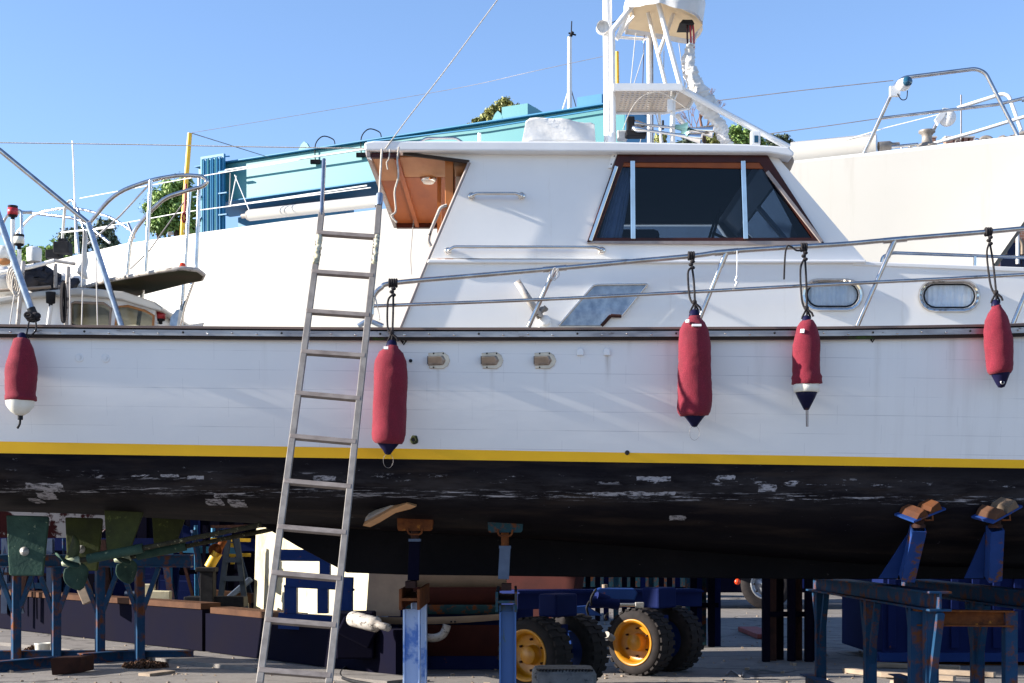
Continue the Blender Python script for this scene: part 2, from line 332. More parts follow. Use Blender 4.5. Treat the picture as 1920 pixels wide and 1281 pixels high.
        if sub:
            b = ob.modifiers.new('s', 'SUBSURF'); b.levels = sub; b.render_levels = sub
        if label: ob['label'] = label
        ORG[ob.name] = o; return ob
def tag(o, label=None, cat=None, group=None, kind=None):
    for k, v in (('label', label), ('category', cat), ('group', group), ('kind', kind)):
        if v: o[k] = v
    return o
def thing(name, label, cat, loc, group=None):
    o = bpy.data.objects.new(name, None); COL.objects.link(o); o.location = loc; o.empty_display_size = .1
    ORG[o.name] = V(loc); return tag(o, label, cat, group)
def cr(pts, n=6):                                            # smooth curve through points
    pts = [V(p) for p in pts]; out = []
    for i in range(len(pts)-1):
        p0 = pts[max(i-1, 0)]; p1 = pts[i]; p2 = pts[i+1]; p3 = pts[min(i+2, len(pts)-1)]
        for k in range(n):
            t = k/n
            out.append(.5*((2*p1)+(p2-p0)*t+(2*p0-5*p1+4*p2-p3)*t*t+(3*p1-p0-3*p2+p3)*t**3))
    return out+[pts[-1]]
def bend(pts, r, n=5):                                       # polyline with rounded corners
    pts = [V(p) for p in pts]; out = [pts[0]]
    for i in range(1, len(pts)-1):
        a, b, c = pts[i-1], pts[i], pts[i+1]; q = min(r, (a-b).length*.45, (c-b).length*.45)
        s = b+(a-b).normalized()*q; e = b+(c-b).normalized()*q
        for k in range(n+1):
            t = k/n; out.append(s*(1-t)**2+b*2*t*(1-t)+e*t*t)
    return out+[pts[-1]]
def PP(l, Y): return [P(x, y, Y) for x, y in l]
def knot(m, c, r=.011, R=.02, n=3):                           # turns of rope wound on a rail, axis X
    for k in range(n):
        a = V(c)+V(((k-(n-1)/2)*r*1.9, 0, 0))
        m.tube([a+V((0, math.cos(q)*R, math.sin(q)*R)) for q in [i*math.pi/6 for i in range(12)]], r, 7, closed=True)
# ------------------------------------------------------------------ world, sun, camera
W = bpy.data.worlds.new('World'); S.world = W; W.use_nodes = True; wt = W.node_tree
sky = wt.nodes.new('ShaderNodeTexSky'); sky.sky_type = 'NISHITA'; sky.sun_disc = False
EL = math.radians(21); AZ = V((-.997, -.077, 0)).normalized()
sky.sun_elevation = EL; sky.sun_rotation = math.atan2(AZ.x, AZ.y); sky.air_density = 1.0; sky.dust_density = .1; sky.ozone_density = 4.5
tn = wt.nodes.new('ShaderNodeMix'); tn.data_type = 'RGBA'; tn.blend_type = 'MULTIPLY'; tn.inputs[0].default_value = 1; tn.inputs[7].default_value = (1.10, .985, .98, 1)
wt.links.new(sky.outputs[0], tn.inputs[6]); wt.links.new(tn.outputs[2], wt.nodes['Background'].inputs[0]); wt.nodes['Background'].inputs[1].default_value = .105
sd = bpy.data.lights.new('sun', 'SUN'); sd.energy = 5.0; sd.angle = math.radians(.55); sd.color = (1, .93, .82)
so = bpy.data.objects.new('sun', sd); COL.objects.link(so)
to = V((AZ.x*math.cos(EL), AZ.y*math.cos(EL), math.sin(EL))); so.rotation_euler = to.to_track_quat('Z', 'Y').to_euler(); so.location = to*40
cd = bpy.data.cameras.new('camera'); cam = bpy.data.objects.new('camera', cd); COL.objects.link(cam); S.camera = cam
cam.location = (0, 0, EYE); cam.rotation_euler = (math.pi/2, 0, 0); cd.lens = 36*F/1920; cd.sensor_width = 36; cd.clip_end = 3000
cd.shift_y = (HZ-640.5)/1920
S.view_settings.view_transform = 'Standard'; S.view_settings.look = 'None'; S.view_settings.exposure = 1.42
# ------------------------------------------------------------------ setting
g = MB().add([(-400, -60, 0), (400, -60, 0), (400, 900, 0), (-400, 900, 0)], [(0, 1, 2, 3)]).build('ground', 'ground')
tag(g, kind='structure')
# ------------------------------------------------------------------ the white motorboat
YC = 11.75
boat = thing('motorboat', 'white wooden motorboat with yellow stripe and scraped black bottom propped up on stands', 'boat', (0, YC, 1.1))
SH = [(-400, 600), (0, 608), (300, 611), (700, 614), (1000, 614), (1300, 613), (1600, 612), (1920, 607), (2600, 580), (3000, 560)]
ST = [(-400, 821), (0, 828), (1920, 862), (3000, 880)]; SB = [(-400, 843), (0, 850), (1920, 878), (3000, 894)]
JN = [(-400, 952), (0, 963), (450, 984), (1000, 1010), (1700, 1056), (1920, 1064), (3000, 1080)]
def hullY(px, k):                                            # plan shape: sides curve in towards bow and stern
    X = (px-960)/F*10
    c = .022*max(0, X-2.0)**2 + .03*max(0, -3.7-X)**2
    return 10.0+k+min(c, 1.65-k)
XS = [-240, -120, 0, 120, 240, 360, 480, 600, 760, 920, 1080, 1240, 1400, 1560, 1720, 1880, 2040, 2200, 2400, 2600, 2800]
def hp(px, y, k):
    Y = hullY(px, k); X = (px-960)/F*10; return V((X, Y, EYE+(HZ-y)/F*Y))
def sec(px, part):
    s, a, b, j = (interp(px, t) for t in (SH, ST, SB, JN))
    if part == 'top': return [hp(px, lerp(s+2, a, t), .0+.10*t*t) for t in (0, .25, .5, .75, 1)]
    if part == 'stripe': return [hp(px, lerp(a, b, t), .10+.012*t) for t in (0, 1)]
    L = [hp(px, b, .112)]
    for t, k in ((.2, .135), (.42, .19), (.6, .29), (.72, .42), (.81, .62), (.885, .90), (.95, 1.25), (1, 1.62)):
        L.append(hp(px, lerp(b, j, t), k))
    return L
def mir(p): return V((p.x, 2*YC-p.y, p.z))
for part, nm, mt in (('top', 'topside', 'topside'), ('stripe', 'boot_stripe', 'stripe'), ('bot', 'hull_bottom', 'antifoul')):
    m = MB(); rows = [sec(p, part) for p in XS]; m.grid(rows); m.grid([[mir(p) for p in r] for r in rows])
    a = [p for p in rows[0]]; m.add(a+[mir(p) for p in reversed(a)], [tuple(range(2*len(a)))])
    ob = m.build(nm, mt, boat)
    if part == 'bot':
        m = MB(); m.grid([[r[-1], mir(r[-1])] for r in rows], False); m.build('garboard', 'antikeel', boat)
# deck
m = MB(); m.grid([[hp(p, interp(p, SH)+4, .02), mir(hp(p, interp(p, SH)+4, .02))] for p in XS], False); m.build('deck', 'deckgrey', boat)
# keel
kl = [(488, 984), (560, 1026), (650, 1074), (760, 1078), (1100, 1082), (1500, 1086), (1920, 1086), (2500, 1086), (2500, 1040), (1920, 1030), (1500, 1010), (1000, 975), (700, 970), (488, 970)]
m = MB().prism(PP(kl, 11.66), (0, .18, 0)); m.build('keel', 'antikeel', boat, bev=.01)
# cap rail: teak cap, steel strip, dark strake
def strip(y0, y1, k0, k1, x0=-240):
    m = MB()
    for p, q in zip(XS, XS[1:]):
        def c(px, y, k): return hp(px, interp(px, SH)+y, k)
        A = [c(p, y0, k0), c(p, y1, k0), c(p, y1, k1), c(p, y0, k1)]; B = [c(q, y0, k0), c(q, y1, k0), c(q, y1, k1), c(q, y0, k1)]
        m.add(A+B, [(0, 1, 5, 4), (1, 2, 6, 5), (3, 0, 4, 7), (2, 3, 7, 6)])
    return m
strip(0, 4.5, -.055, .13).build('cap_rail', 'caprail', boat)
strip(4.6, 7.5, -.03, .0).build('rubbing_groove', 'dark', boat)
cs = strip(7.6, 18, -.048, .0).build('steel_strip', 'capsteel', boat)
strip(18.1, 25, -.035, .0).build('rubbing_strake', 'capdark', boat)
i = 0
for px in range(24, 1920, 46):
    y = interp(px, SH)+(12 if i % 2 else 14); i += 1
    MB().lathe([(.0085, 0), (.0075, -.005), (.004, -.008), (0, -.009)], hp(px, y, -.048), (0, 1, 0), 8).build('bolt', 'chrome' if i % 4 else 'dark', cs)
# topside fittings: clam vents, skin covers, outlets
def hs(px, y): 
    s = interp(px, SH)+2; a = interp(px, ST); t = (y-s)/(a-s); return hp(px, y, .10*t*t)
for cx in (823, 923, 1022):
    o = hs(cx, 676)
    fl = MB(); pl = [(-20, -14), (8, -16), (17, -10), (21, 0), (17, 10), (8, 16), (-18, 15)]
    fl.prism([o+V((x/F*10, -.004, -y/F*10)) for x, y in pl], (0, .02, 0)); vb = fl.build('vent_cover', 'ventsteel', boat, bev=.002)
    h = MB(); A = [(-20, -8), (8, -9), (13, 0), (8, 9), (-20, 10)]; B = [(-20, -5), (4, -6), (7, 0), (4, 6), (-20, 6)]
    pa = [o+V((x/F*10, -.005, -y/F*10)) for x, y in A]; pb = [o+V((x/F*10, -.040+.0022*y, -y/F*10)) for x, y in B]; n = 5
    h.add(pa+pb, [(5, 6, 7, 8, 9)]+[(k, (k+1) % 5, 5+(k+1) % 5, 5+k) for k in range(4)])
    h.build('vent_hood', 'ventsteel', vb, bev=.005)
    w = MB().box(o+V((-.078, -.02, 0)), (.004, .03, .055)); w.build('vent_mouth', 'dark', vb)
    for sx, sy in ((-10, -13), (8, -13), (-10, 13)): MB().lathe([(.006, 0), (.004, -.006), (0, -.007)], o+V((sx/F*10, -.006, -sy/F*10)), (0, 1, 0), 8).build('screw', 'dark', vb)
for cx in (1088, 1138):
    o = hs(cx, 660); pl = [(-6, 7), (-6, -2), (-4, -6), (0, -7.5), (4, -6), (6, -2), (6, 7)]
    MB().prism([o+V((x/F*10, -.018, -y/F*10)) for x, y in pl], (0, .03, 0)).build('skin_fitting', 'white', boat, bev=.005)
for cx, cy, ring in ((770, 677, 'whitepaint'), (774, 825, 'rust'), (1178, 849, 'dark'), (197, 672, 'topside'), (148, 671, 'topside')):
    o = hs(cx, cy) if cy < 830 else hp(cx, cy, .10)
    r = .017 if ring != 'rust' else .03; r = .031 if ring == 'topside' else r
    e_ = 1 if ring != 'topside' else .3; sk = MB().lathe([(r, .01), (r, -.006*e_), (r*.85, -.009*e_), (.013, -.009*e_), (.012, -.002)], o, (0, 1, 0), 20)
    if ring == 'rust': sk.jitter(.012, 30)
    sk = sk.build('through_hull', 'olive' if ring == 'rust' else ring, boat)
    MB().lathe([(.0125, -.0075), (0, -.0075)], o+V((0, -.003, 0)), (0, 1, 0), 16).build('outlet_hole', 'topside' if ring == 'topside' else 'dark', sk)
for cx, cy in ((757, 641), (1636, 636)):
    o = hs(cx, cy)+V((0, -.004, 0)); u = 10/F
    t_ = MB().prism([o+V((-8*u, 0, 4*u)), o+V((8*u, 0, 4*u)), o+V((0, 0, -7*u))], (0, .003, 0)).build('triangle_decal', 'dark', boat)
    z_ = MB(); z_.bar(o+V((-2*u, -.002, 1.5*u)), o+V((2*u, -.002, 1.5*u)), .001, .003, (0, 0, 1)); z_.bar(o+V((2*u, -.002, 1.5*u)), o+V((-.4*u, -.002, -3.5*u)), .002, .003, (1, 0, 0))
    z_.bar(o+V((-5.5*u, -.002, 3.2*u)), o+V((5.5*u, -.002, 3.2*u)), .001, .002, (0, 0, 1)); z_.build('decal_mark', 'whitepaint', t_)
# ---- deckhouse
CY = 10.55; FY = 2*YC-CY
def wallpair(name, mt, outer, holes, Y, th, parent=boat, bev=0, far=True):
    MB().holed(PP(outer, Y), [PP(h, Y) for h in holes], (0, th, 0)).build(name, mt, parent, bev=bev)
    if far:
        f = lambda l: [mir(P(x, y, Y)) for x, y in l]
        MB().holed(f(outer), [f(h) for h in holes], (0, -th, 0)).build(name, mt, parent)
def stad(cx, cy, rx, ry, n=8):
    L = []; s = rx-ry
    for sx, a0 in ((1, -90), (-1, 90)):
        for k in range(n+1):
            a = math.radians(a0+180*k/n); L.append((cx+sx*s+math.cos(a)*ry, cy+math.sin(a)*ry))
    return L
ports = [(1561, 553), (1780, 555)]
lower = [(752, 618), (806, 487), (1640, 491), (1920, 503), (2300, 520), (2300, 618)]
wallpair('trunk_side', 'white', lower, [stad(cx, cy, 50, 24) for cx, cy in ports], CY, .05)
WIN = [(1166, 297), (1430, 297), (1532, 449), (1112, 449)]
upper = [(742, 284), (880, 304), (808, 484), (1622, 488), (1600, 462), (1478, 318), (1448, 284)]
wallpair('cabin_side', 'white', upper, [WIN], CY+.05, .04)
# ledge between the two
led = MB().prism([P(803, 486, CY-.03), P(1624, 487, CY-.03), P(1624, 493, CY-.03), P(800, 493, CY-.03)], (0, .12, 0)); led.build('cabin_ledge', 'white', boat, bev=.008)
MB().prism([P(1600, 490, CY-.012), P(1920, 501, CY-.012), P(2300, 517, CY-.012), P(2300, 526, CY-.012), P(1920, 510, CY-.012), P(1600, 497, CY-.012)], (0, .10, 0)).build('trunk_edge_mould', 'white', boat, bev=.006)
m = MB(); tp = [P(1600, 492, CY), P(1920, 503, CY), P(2300, 520, CY)]; m.grid([[p+V((0, 0, .0)), V((p.x, YC, p.z+.09)), mir(p)] for p in tp]); m.build('trunk_top', 'roofwhite', boat)
tr = MB(); tr.tube(bend([P(750, 616, CY-.01), P(797, 500, CY-.01), P(880, 305, CY-.01)], .05), .012, 8)
tr.build('edge_trim', 'trimgrey', boat)
MB().bar(P(756, 288, CY+.02), P(880, 304, CY+.02), .03, .022, (0, 0, 1)).build('edge_trim', 'capdark', boat)
# roof slab + brow
ry0, ry1 = 266, 284
rt = [(683, 267), (700, 264), (1100, 265), (1400, 270), (1478, 275), (1490, 286), (1486, 294), (1440, 286), (1100, 284), (684, 282)]
A = PP(rt, CY-.05); m = MB().prism(A, (0, FY-CY+.1, 0)); m.build('cabin_roof', 'roofwhite', boat, bev=.012)
m = MB(); br = [(1436, 285), (1488, 291), (1490, 302), (1482, 322), (1470, 318)]
m.prism(PP(br, CY+.12), (0, FY-CY-.24, 0)); m.build('roof_brow', 'beige', boat, bev=.02)
MB().prism([P(684, 284, CY-.02), P(690, 284, CY-.02), P(697, 300, CY-.02), P(688, 296, CY-.02)], (0, .02, 0)).build('roof_bracket', 'white', boat)
# underside panels of aft overhang (real ceiling, seen from below; near panels painted paler for reflected light)
zc = P(0, 285, CY).z-.004
x0 = P(688, 0, CY).x
xs_ = [x0+.03, -.86, -.62, -.30]
m = MB()
m.box(((xs_[0]+xs_[1])/2, CY+.42, zc-.006), (xs_[1]-xs_[0], .75, .012)); m.build('ceiling_panel', 'ceilinglit', boat)
m = MB(); m.box(((xs_[0]+xs_[1])/2, (CY+.80+FY)/2, zc-.006), (xs_[1]-xs_[0], FY-CY-.80, .012)); m.build('ceiling_panel', 'varnish', boat)
m = MB(); m.box(((xs_[1]+.30)/2, CY+.385, zc-.006), (.30-xs_[1], .59, .012)); m.build('ceiling_panel', 'ceilinglit', boat)
m = MB(); m.box(((xs_[1]+.30)/2, (CY+.69+FY)/2, zc-.006), (.30-xs_[1], FY-CY-.69, .012)); m.build('ceiling_panel', 'varnish', boat)
MB().box((xs_[1], YC, zc-.03), (.035, FY-CY-.06, .04)).build('ceiling_beam', 'varnish', boat, bev=.004)
MB().box((x0+.012, YC, zc-.016), (.03, FY-CY+.06, .05)).build('ceiling_edge', 'trimgrey', boat, bev=.004)
MB().box((xs_[0]+.105, CY+.02, zc-.02), (.21, .04, .035)).build('ceiling_edge', 'darkwood', boat)
MB().box((xs_[0]+.5, FY-.03, zc-.03), (1.0, .05, .05)).build('ceiling_edge', 'darkwood', boat)
o = V((-.66, 11.25, zc-.012)); dl = MB().lathe([(.062, 0), (.066, -.012), (.056, -.028), (.05, -.03)], o, seg=20).build('dome_light', 'chrome', boat)
MB().lathe([(.05, -.03), (.04, -.045), (.02, -.05), (0, -.052)], o, seg=20).build('light_lens', 'whitevinyl', dl)
# aft bulkhead, door, handle frame
xb = -.42
bz0 = P(0, 612, 11).z
MB().box((xb, YC+.25, (bz0+zc)/2-.03), (.04, 1.80, zc-bz0-.02)).build('aft_bulkhead', 'white', boat)
MB().box((xb-.05, CY+.22, (bz0+zc)/2-.03), (.06, .30, zc-bz0-.02)).build('door', 'teak', boat, bev=.004)
MB().box((xb-.15, CY+.60, (bz0+zc)/2-.03), (.03, .05, zc-bz0-.02)).build('door_post', 'teak', boat)
fr = PP([(838, 382), (822, 396), (803, 440), (800, 457), (806, 452), (812, 440), (830, 404), (842, 390)], CY+.10)
MB().tube(bend(PP([(838, 385), (826, 389), (806, 437), (803, 452), (808, 462)], CY+.06), .03), .013, 8).build('door_handle', 'silver', boat)
# front windscreen bulkhead (sloping), frame and glass, interior
def wfront(x, y, Yv): return V((P(x, y, CY+.05).x, Yv, P(x, y, CY+.05).z))
fa, fb = (1478, 322), (1598, 462)
for ya, yb in ((CY+.09, CY+.17), (YC-.03, YC+.03), (FY-.17, FY-.09)):
    MB().prism([wfront(*fa, ya), wfront(*fb, ya), wfront(*fb, yb), wfront(*fa, yb)], (-.05, 0, 0)).build('windscreen_post', 'white', boat)
for (xa, ya_), (xb_, yb_) in (((1448, 288), (1480, 325)), ((1570, 430), (1615, 484))):
    MB().prism([wfront(xa, ya_, CY+.09), wfront(xb_, yb_, CY+.09), wfront(xb_, yb_, FY-.09), wfront(xa, ya_, FY-.09)], (-.05, 0, 0)).build('windscreen_frame', 'white', boat)
MB().add([wfront(*fa, CY+.1)+V((-.03, 0, 0)), wfront(*fb, CY+.1)+V((-.03, 0, 0)), wfront(*fb, FY-.1)+V((-.03, 0, 0)), wfront(*fa, FY-.1)+V((-.03, 0, 0))], [(0, 1, 2, 3)]).build('windscreen', 'glass', boat)
wp = [P(1530, 405, CY+.35), P(1470, 392, CY+.35)]
zf = P(0, 492, CY).z
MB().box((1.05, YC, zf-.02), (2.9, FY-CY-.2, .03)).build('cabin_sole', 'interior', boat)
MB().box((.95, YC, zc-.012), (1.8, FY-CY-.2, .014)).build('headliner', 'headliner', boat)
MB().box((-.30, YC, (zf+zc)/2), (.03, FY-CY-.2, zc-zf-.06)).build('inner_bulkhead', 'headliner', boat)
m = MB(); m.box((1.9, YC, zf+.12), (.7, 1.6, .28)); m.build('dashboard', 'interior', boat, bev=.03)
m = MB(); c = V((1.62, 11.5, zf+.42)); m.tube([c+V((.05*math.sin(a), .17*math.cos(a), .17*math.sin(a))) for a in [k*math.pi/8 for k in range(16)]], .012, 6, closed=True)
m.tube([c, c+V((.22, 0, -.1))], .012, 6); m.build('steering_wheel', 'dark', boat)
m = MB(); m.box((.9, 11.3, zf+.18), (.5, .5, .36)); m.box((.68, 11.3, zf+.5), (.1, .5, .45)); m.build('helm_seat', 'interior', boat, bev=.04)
MB().tube([(-.1, 12.2, P(0, 372, CY).z+.02), (1.7, 12.2, P(0, 374, CY).z+.02)], .012, 8).build('grab_pole', 'steel', boat)
# side window
win = lambda Y, s=1: 0
WO = [(1158, 289), (1438, 289), (1546, 456), (1101, 453)]
fm = MB(); Yw = CY+.045
fm.holed(PP(WO, Yw-.018), [PP([(1170, 305), (1424, 305), (1524, 446), (1118, 446)], Yw-.018)], (0, .05, 0))
sw = fm.build('side_window', 'darkwood', boat, bev=.003)
MB().prism(PP([(1112, 452), (1101, 456), (1546, 460), (1538, 452)], Yw-.026), (0, .03, 0)).build('window_sill', 'trimgrey', sw)
MB().bar(P(1107, 452, Yw-.03), P(1156, 312, Yw-.03), .02, .026, (1, 0, 0)).build('window_frame', 'chrome', sw, bev=.003)
MB().bar(P(1541, 454, Yw-.03), P(1438, 322, Yw-.03), .02, .026, (1, 0, 0)).build('window_frame', 'trimgrey', sw, bev=.003)
for (a, b) in (((1187, 449), (1186, 302)), ((1398, 449), (1393, 302))):
    MB().bar(P(*a, Yw-.025), P(*b, Yw-.025), .03, .034, (1, 0, 0)).build('mullion', 'chrome', sw, bev=.004)
MB().prism(PP([(1168, 302), (1426, 302), (1436, 316), (1166, 312)], Yw-.012), (0, .03, 0)).build('window_head', 'varnish', sw)
MB().add(PP([(1168, 300), (1426, 300), (1530, 449), (1112, 449)], Yw+.008), [(0, 1, 2, 3)]).build('window_glass', 'glass', sw)
MB().add([mir(p) for p in PP([(1168, 300), (1426, 300), (1530, 449), (1112, 449)], Yw+.008)], [(0, 1, 2, 3)]).build('window_glass', 'glass', boat)
m = MB(); rows = []
for k in range(24):
    t = k/23; rows.append([P(lerp(1164, 1190, t), 305, Yw+.05+.018*math.sin(k*1.5)), P(lerp(1124, 1158, t)+(8 if t > .5 else 0), 446, Yw+.05+.018*math.sin(k*1.5))])
m.grid(rows); m.build('curtain', 'curtain', sw)
m = MB(); m.prism(PP([(1430, 312), (1440, 318), (1518, 446), (1500, 446)], Yw+.08), (0, .03, 0)); m.build('curtain', 'interior', sw)
# alu rain strip with screws above window
al = MB(); al.prism(PP([(1150, 279), (1430, 283), (1446, 300), (1448, 317), (1442, 318), (1425, 290), (1158, 288), (1147, 315), (1140, 315)], CY+.03), (0, .022, 0)); al = al.build('rain_strip', 'whitepaint', boat, bev=.002)
for cx, cy in [(1160, 284), (1192, 284), (1225, 284.5), (1258, 285), (1290, 285), (1323, 285.5), (1355, 286), (1387, 286.5), (1418, 287), (1429, 297), (1441, 312), (1152, 293), (1146, 308)]:
    MB().lathe([(.005, 0), (.004, -.003), (0, -.004)], P(cx, cy, CY+.03), (0, 1, 0), 8).build('screw', 'dark', al)
# portholes
for cx, cy in ports:
    a = stad(cx, cy, 59, 31); b = stad(cx, cy, 49, 23); pr = MB()
    o1 = PP(a, CY-.006); o2 = PP(stad(cx, cy, 56, 28), CY-.028); o3 = PP(stad(cx, cy, 52, 25.5), CY-.026); o4 = PP(stad(cx, cy, 49, 23), CY+.03)
    n = len(a)
    for u, w in ((o1, o2), (o2, o3), (o3, o4)): pr.add(u+w, [(k, (k+1) % n, n+(k+1) % n, n+k) for k in range(n)], False)
    po = pr.build('porthole', 'chrome', boat)
    MB().tube(PP(stad(cx, cy, 47.5, 21.5), CY+.02), .006, 6, closed=True).build('porthole_gasket', 'dark', po)
    MB().add(PP(stad(cx, cy, 49, 23), CY+.028), [tuple(range(n))]).build('porthole_glass', 'glassclear', po)
    rows = []; 
    for k in range(61):
        x = cx-48+k*96/60; d = .012*math.sin(k*.9)+.012*math.sin(k*.37+1); rows.append([P(x, cy-24, CY+.042+d*.45), P(x+1.5*math.sin(k*.5), cy+24, CY+.042+d*.45)])
    MB().grid(rows).build('porthole_curtain', 'curtain', po)
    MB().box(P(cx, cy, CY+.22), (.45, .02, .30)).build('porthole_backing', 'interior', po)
# handrails on cabin side
def handrail(a, b, c, d, name, base=True):
    Yr = CY-.045
    hr = MB().tube(bend([P(*a, CY+.04), P(*a, Yr), P(*b, Yr), P(*c, Yr), P(*d, Yr), P(*d, CY+.04)], .03), .0125, 10).build('handrail', 'chrome', boat)
    for q in (a, d): MB().lathe([(.028, 0), (.028, -.008), (.018, -.014), (.013, -.014)], P(*q, CY+.049), (0, 1, 0), 16).build('rail_foot', 'chrome', hr)
handrail((884, 368), (892, 363), (968, 363), (978, 368), 'h')
handrail((840, 471), (850, 463), (1118, 464), (1128, 470), 'h')
# steel vent plate with frame
vp = [(1047, 611), (1112, 536), (1120, 534), (1214, 533), (1165, 593), (1145, 592), (1128, 611)]
pl = MB().prism(PP(vp, CY-.02), (0, .03, 0)).build('vent_plate', 'plate', boat, bev=.004)
q = PP(vp, CY-.028)
for k, mt in ((0, 'chrome'), (1, 'chrome'), (2, 'chrome'), (3, 'chrome'), (4, 'rustdark'), (5, 'rustdark')):
    MB().tube([q[k], q[k+1]], .007 if k < 4 else .013, 8).build('plate_edging', mt, pl)
# rod holder tube and valve
a, b = P(969, 527, CY-.10), P(1014, 596, CY-.06); d = (b-a).normalized()
rh = MB(); L = (b-a).length; rh.lathe([(.024, 0), (.026, 0), (.026, L), (.0, L)], a, d, 18); rh.lathe([(.022, .0), (.022, L-.05), (0, L-.05)], a, d, 18)
rh = rh.build('rod_holder', 'silver', boat)
MB().ball(P(1019, 580, CY-.06), .03, (1.2, .6, .7)).tube([P(1010, 590, CY-.06), P(1024, 575, CY-.07)], .016).build('holder_clamp', 'galv', rh)
MB().lathe([(.04, .03), (.042, -.02), (.034, -.035), (0, -.037)], P(1022, 602, CY-.02), (0, 1, 0), 20).box(P(1022, 608, CY-.01), (.09, .04, .08)).build('socket_box', 'whitepaint', boat, bev=.004)
# ---- side rail
RY = 10.06
def ry_(px): return hullY(px, .06)
top = [(697, 590), (698, 570), (703, 552), (715, 540), (737, 531), (880, 518), (1040, 504), (1190, 490), (1300, 480), (1362, 472), (1480, 464), (1580, 458), (1680, 449), (1850, 435), (1990, 422), (2200, 405)]
rail = MB().tube(cr([P(x, y, ry_(x)) for x, y in top], 5), .0175, 10).build('guard_rail', 'steel', boat)
low = [(700, 574), (1010, 562), (1290, 548), (1490, 537), (1650, 529), (1850, 519), (1990, 511), (2200, 500)]
MB().tube(cr([P(x, y, ry_(x)) for x, y in low], 4), .0125, 10).build('lower_rail', 'steel', boat)
MB().tube([P(697, 588, ry_(697)), P(690, 613, ry_(697))], .016).build('stanchion', 'steel', boat)
for a, b in (((1040, 504), (991, 613)), ((1362, 473), (1306, 613)), ((1678, 450), (1607, 612)), ((1975, 424), (1898, 610))):
    st = MB().tube([P(*a, ry_(a[0])), P(*b, ry_(b[0])+.03)], .0165, 10).build('stanchion', 'steel', boat)
    s_ = P(a[0]-22, a[1]+2, ry_(a[0])); e_ = P(a[0]+22, a[1]-2, ry_(a[0])); MB().tube([s_, e_], .0215, 10).build('rail_collar', 'steel', st)
    p0 = P(*a, ry_(a[0])); p1 = P(*b, ry_(b[0])+.03); MB().tube([p0, p0.lerp(p1, .2)], .0205, 10).build('rail_socket', 'steel', st)
MB().tube([P(718, 612, CY-.05), P(690, 600, CY-.05), P(672, 612, CY-.05)], .02).build('deck_cleat', 'plate', boat)
# trunk-top rail beyond (far right)
MB().tube(bend([P(1653, 492, 11.0), P(1655, 482, 11.0), P(1672, 474, 11.0), P(1920, 483, 11.0), P(2200, 494, 11.0)], .05), .013, 8).build('trunk_rail', 'steel', boat)
MB().tube([P(1828, 480, 11.0), P(1828, 500, 11.0)], .012).build('trunk_rail_post', 'steel', boat)
# ---- on the roof
rz = P(0, 265, CY).z
cb = MB(); rows = []
def cvbox(x0, x1, y0, y1, Ya, Yb, n=26):
    m = MB(); 
    def pt(u, v, side): return None
    return m
bx = [(978, 265), (986, 224), (994, 221), (1108, 227), (1115, 232), (1117, 265)]
m = MB(); A = PP(bx, 10.9)
bm = bmesh.new(); vs = [bm.verts.new(p) for p in A]+[bm.verts.new(p+V((0, .8, 0))) for p in A]; n = len(A)
bm.faces.new(vs[:n]); bm.faces.new(vs[n:][::-1])
for k in range(n): bm.faces.new((vs[k], vs[k+n], vs[(k+1) % n+n], vs[(k+1) % n]))
bmesh.ops.triangulate(bm, faces=bm.faces); bmesh.ops.subdivide_edges(bm, edges=bm.edges, cuts=9, use_grid_fill=True); bm.verts.index_update()
m.add([v.co.copy() for v in bm.verts], [[v.index for v in f.verts] for f in bm.faces], True); bm.free()
for i, v in enumerate(m.v):
    k = v.z-rz; m.v[i] = v+V((0, 1, 0))*(noise.noise(V((v.x*7+v.z*9, v.y*4, v.z*2)))*.06*max(0, min(1, k*9)))+V((0, 0, 1))*(noise.noise(V((v.x*6, v.y*3, 1)))*.035*max(0, min(1, k*7)))
m.build('canvas_cover', 'canvas', boat)
MB().tube(bend(PP([(786, 268), (798, 259), (855, 259), (868, 268)], 11.3), .06), .011, 8).build('roof_rail', 'steel', boat)
MB().tube(PP([(899, 268), (899, 250)], 11.2), .014).build('roof_post', 'whitepaint', boat)
# tower
TY = 11.0
MB().tube([P(1138, -60, TY+.1), P(1141, 268, TY+.1)], .036, 14).build('mast', 'whitepaint', boat)
MB().tube(cr(PP([(1150, 268), (1149, 150), (1148, 62)], TY), 2)+bend(PP([(1148, 58), (1186, 10), (1196, -10)], TY), .05), .022, 10).build('mast_brace', 'whitepaint', boat)
MB().lathe([(.05, -.03), (.05, .03), (0, .03)], P(1130, 52, TY+.05), (0, 1, 0), 16).build('mast_fitting', 'whitepaint', boat)
MB().tube(PP([(1146, 290), (1146, 250)], TY-.05), .03).build('mast_foot', 'whitepaint', boat)
# platform
pz = P(0, 164, 10.9).z
def plat(x, Y): return V(((x-960)/F*10.9, Y, pz))
out = [plat(1150, 10.9), plat(1279, 10.9), plat(1310, 11.15), plat(1306, 11.42), plat(1262, 11.55), plat(1158, 11.55)]
pf = MB(); rim = [p for p in out]; pf.tube(rim, .018, 8, closed=True); pf.bar(out[0]+V((0, -.005, .0)), out[1]+V((0, -.005, 0)), .03, .05); pf = pf.build('tower_platform', 'whitepaint', boat)
holes = []
for r in range(10):
    for c in range(12):
        x = plat(1172, 0).x+c*(plat(1272, 0).x-plat(1172, 0).x)/11; y = 10.99+r*.052
        if x > plat(1290, 0).x: continue
        holes.append([V((x+a*.011, y+b*.011, pz)) for a, b in ((-1, -1), (1, -1), (1, 1), (-1, 1))])
MB().holed([p.lerp(V((plat(1228, 11.2))), .03) for p in out], holes, (0, 0, .006)).build('perforated_plate', 'perf', pf)
MB().tube(PP([(1261, 268), (1262, 168)], 11.0), .021).build('tower_leg', 'whitepaint', boat)
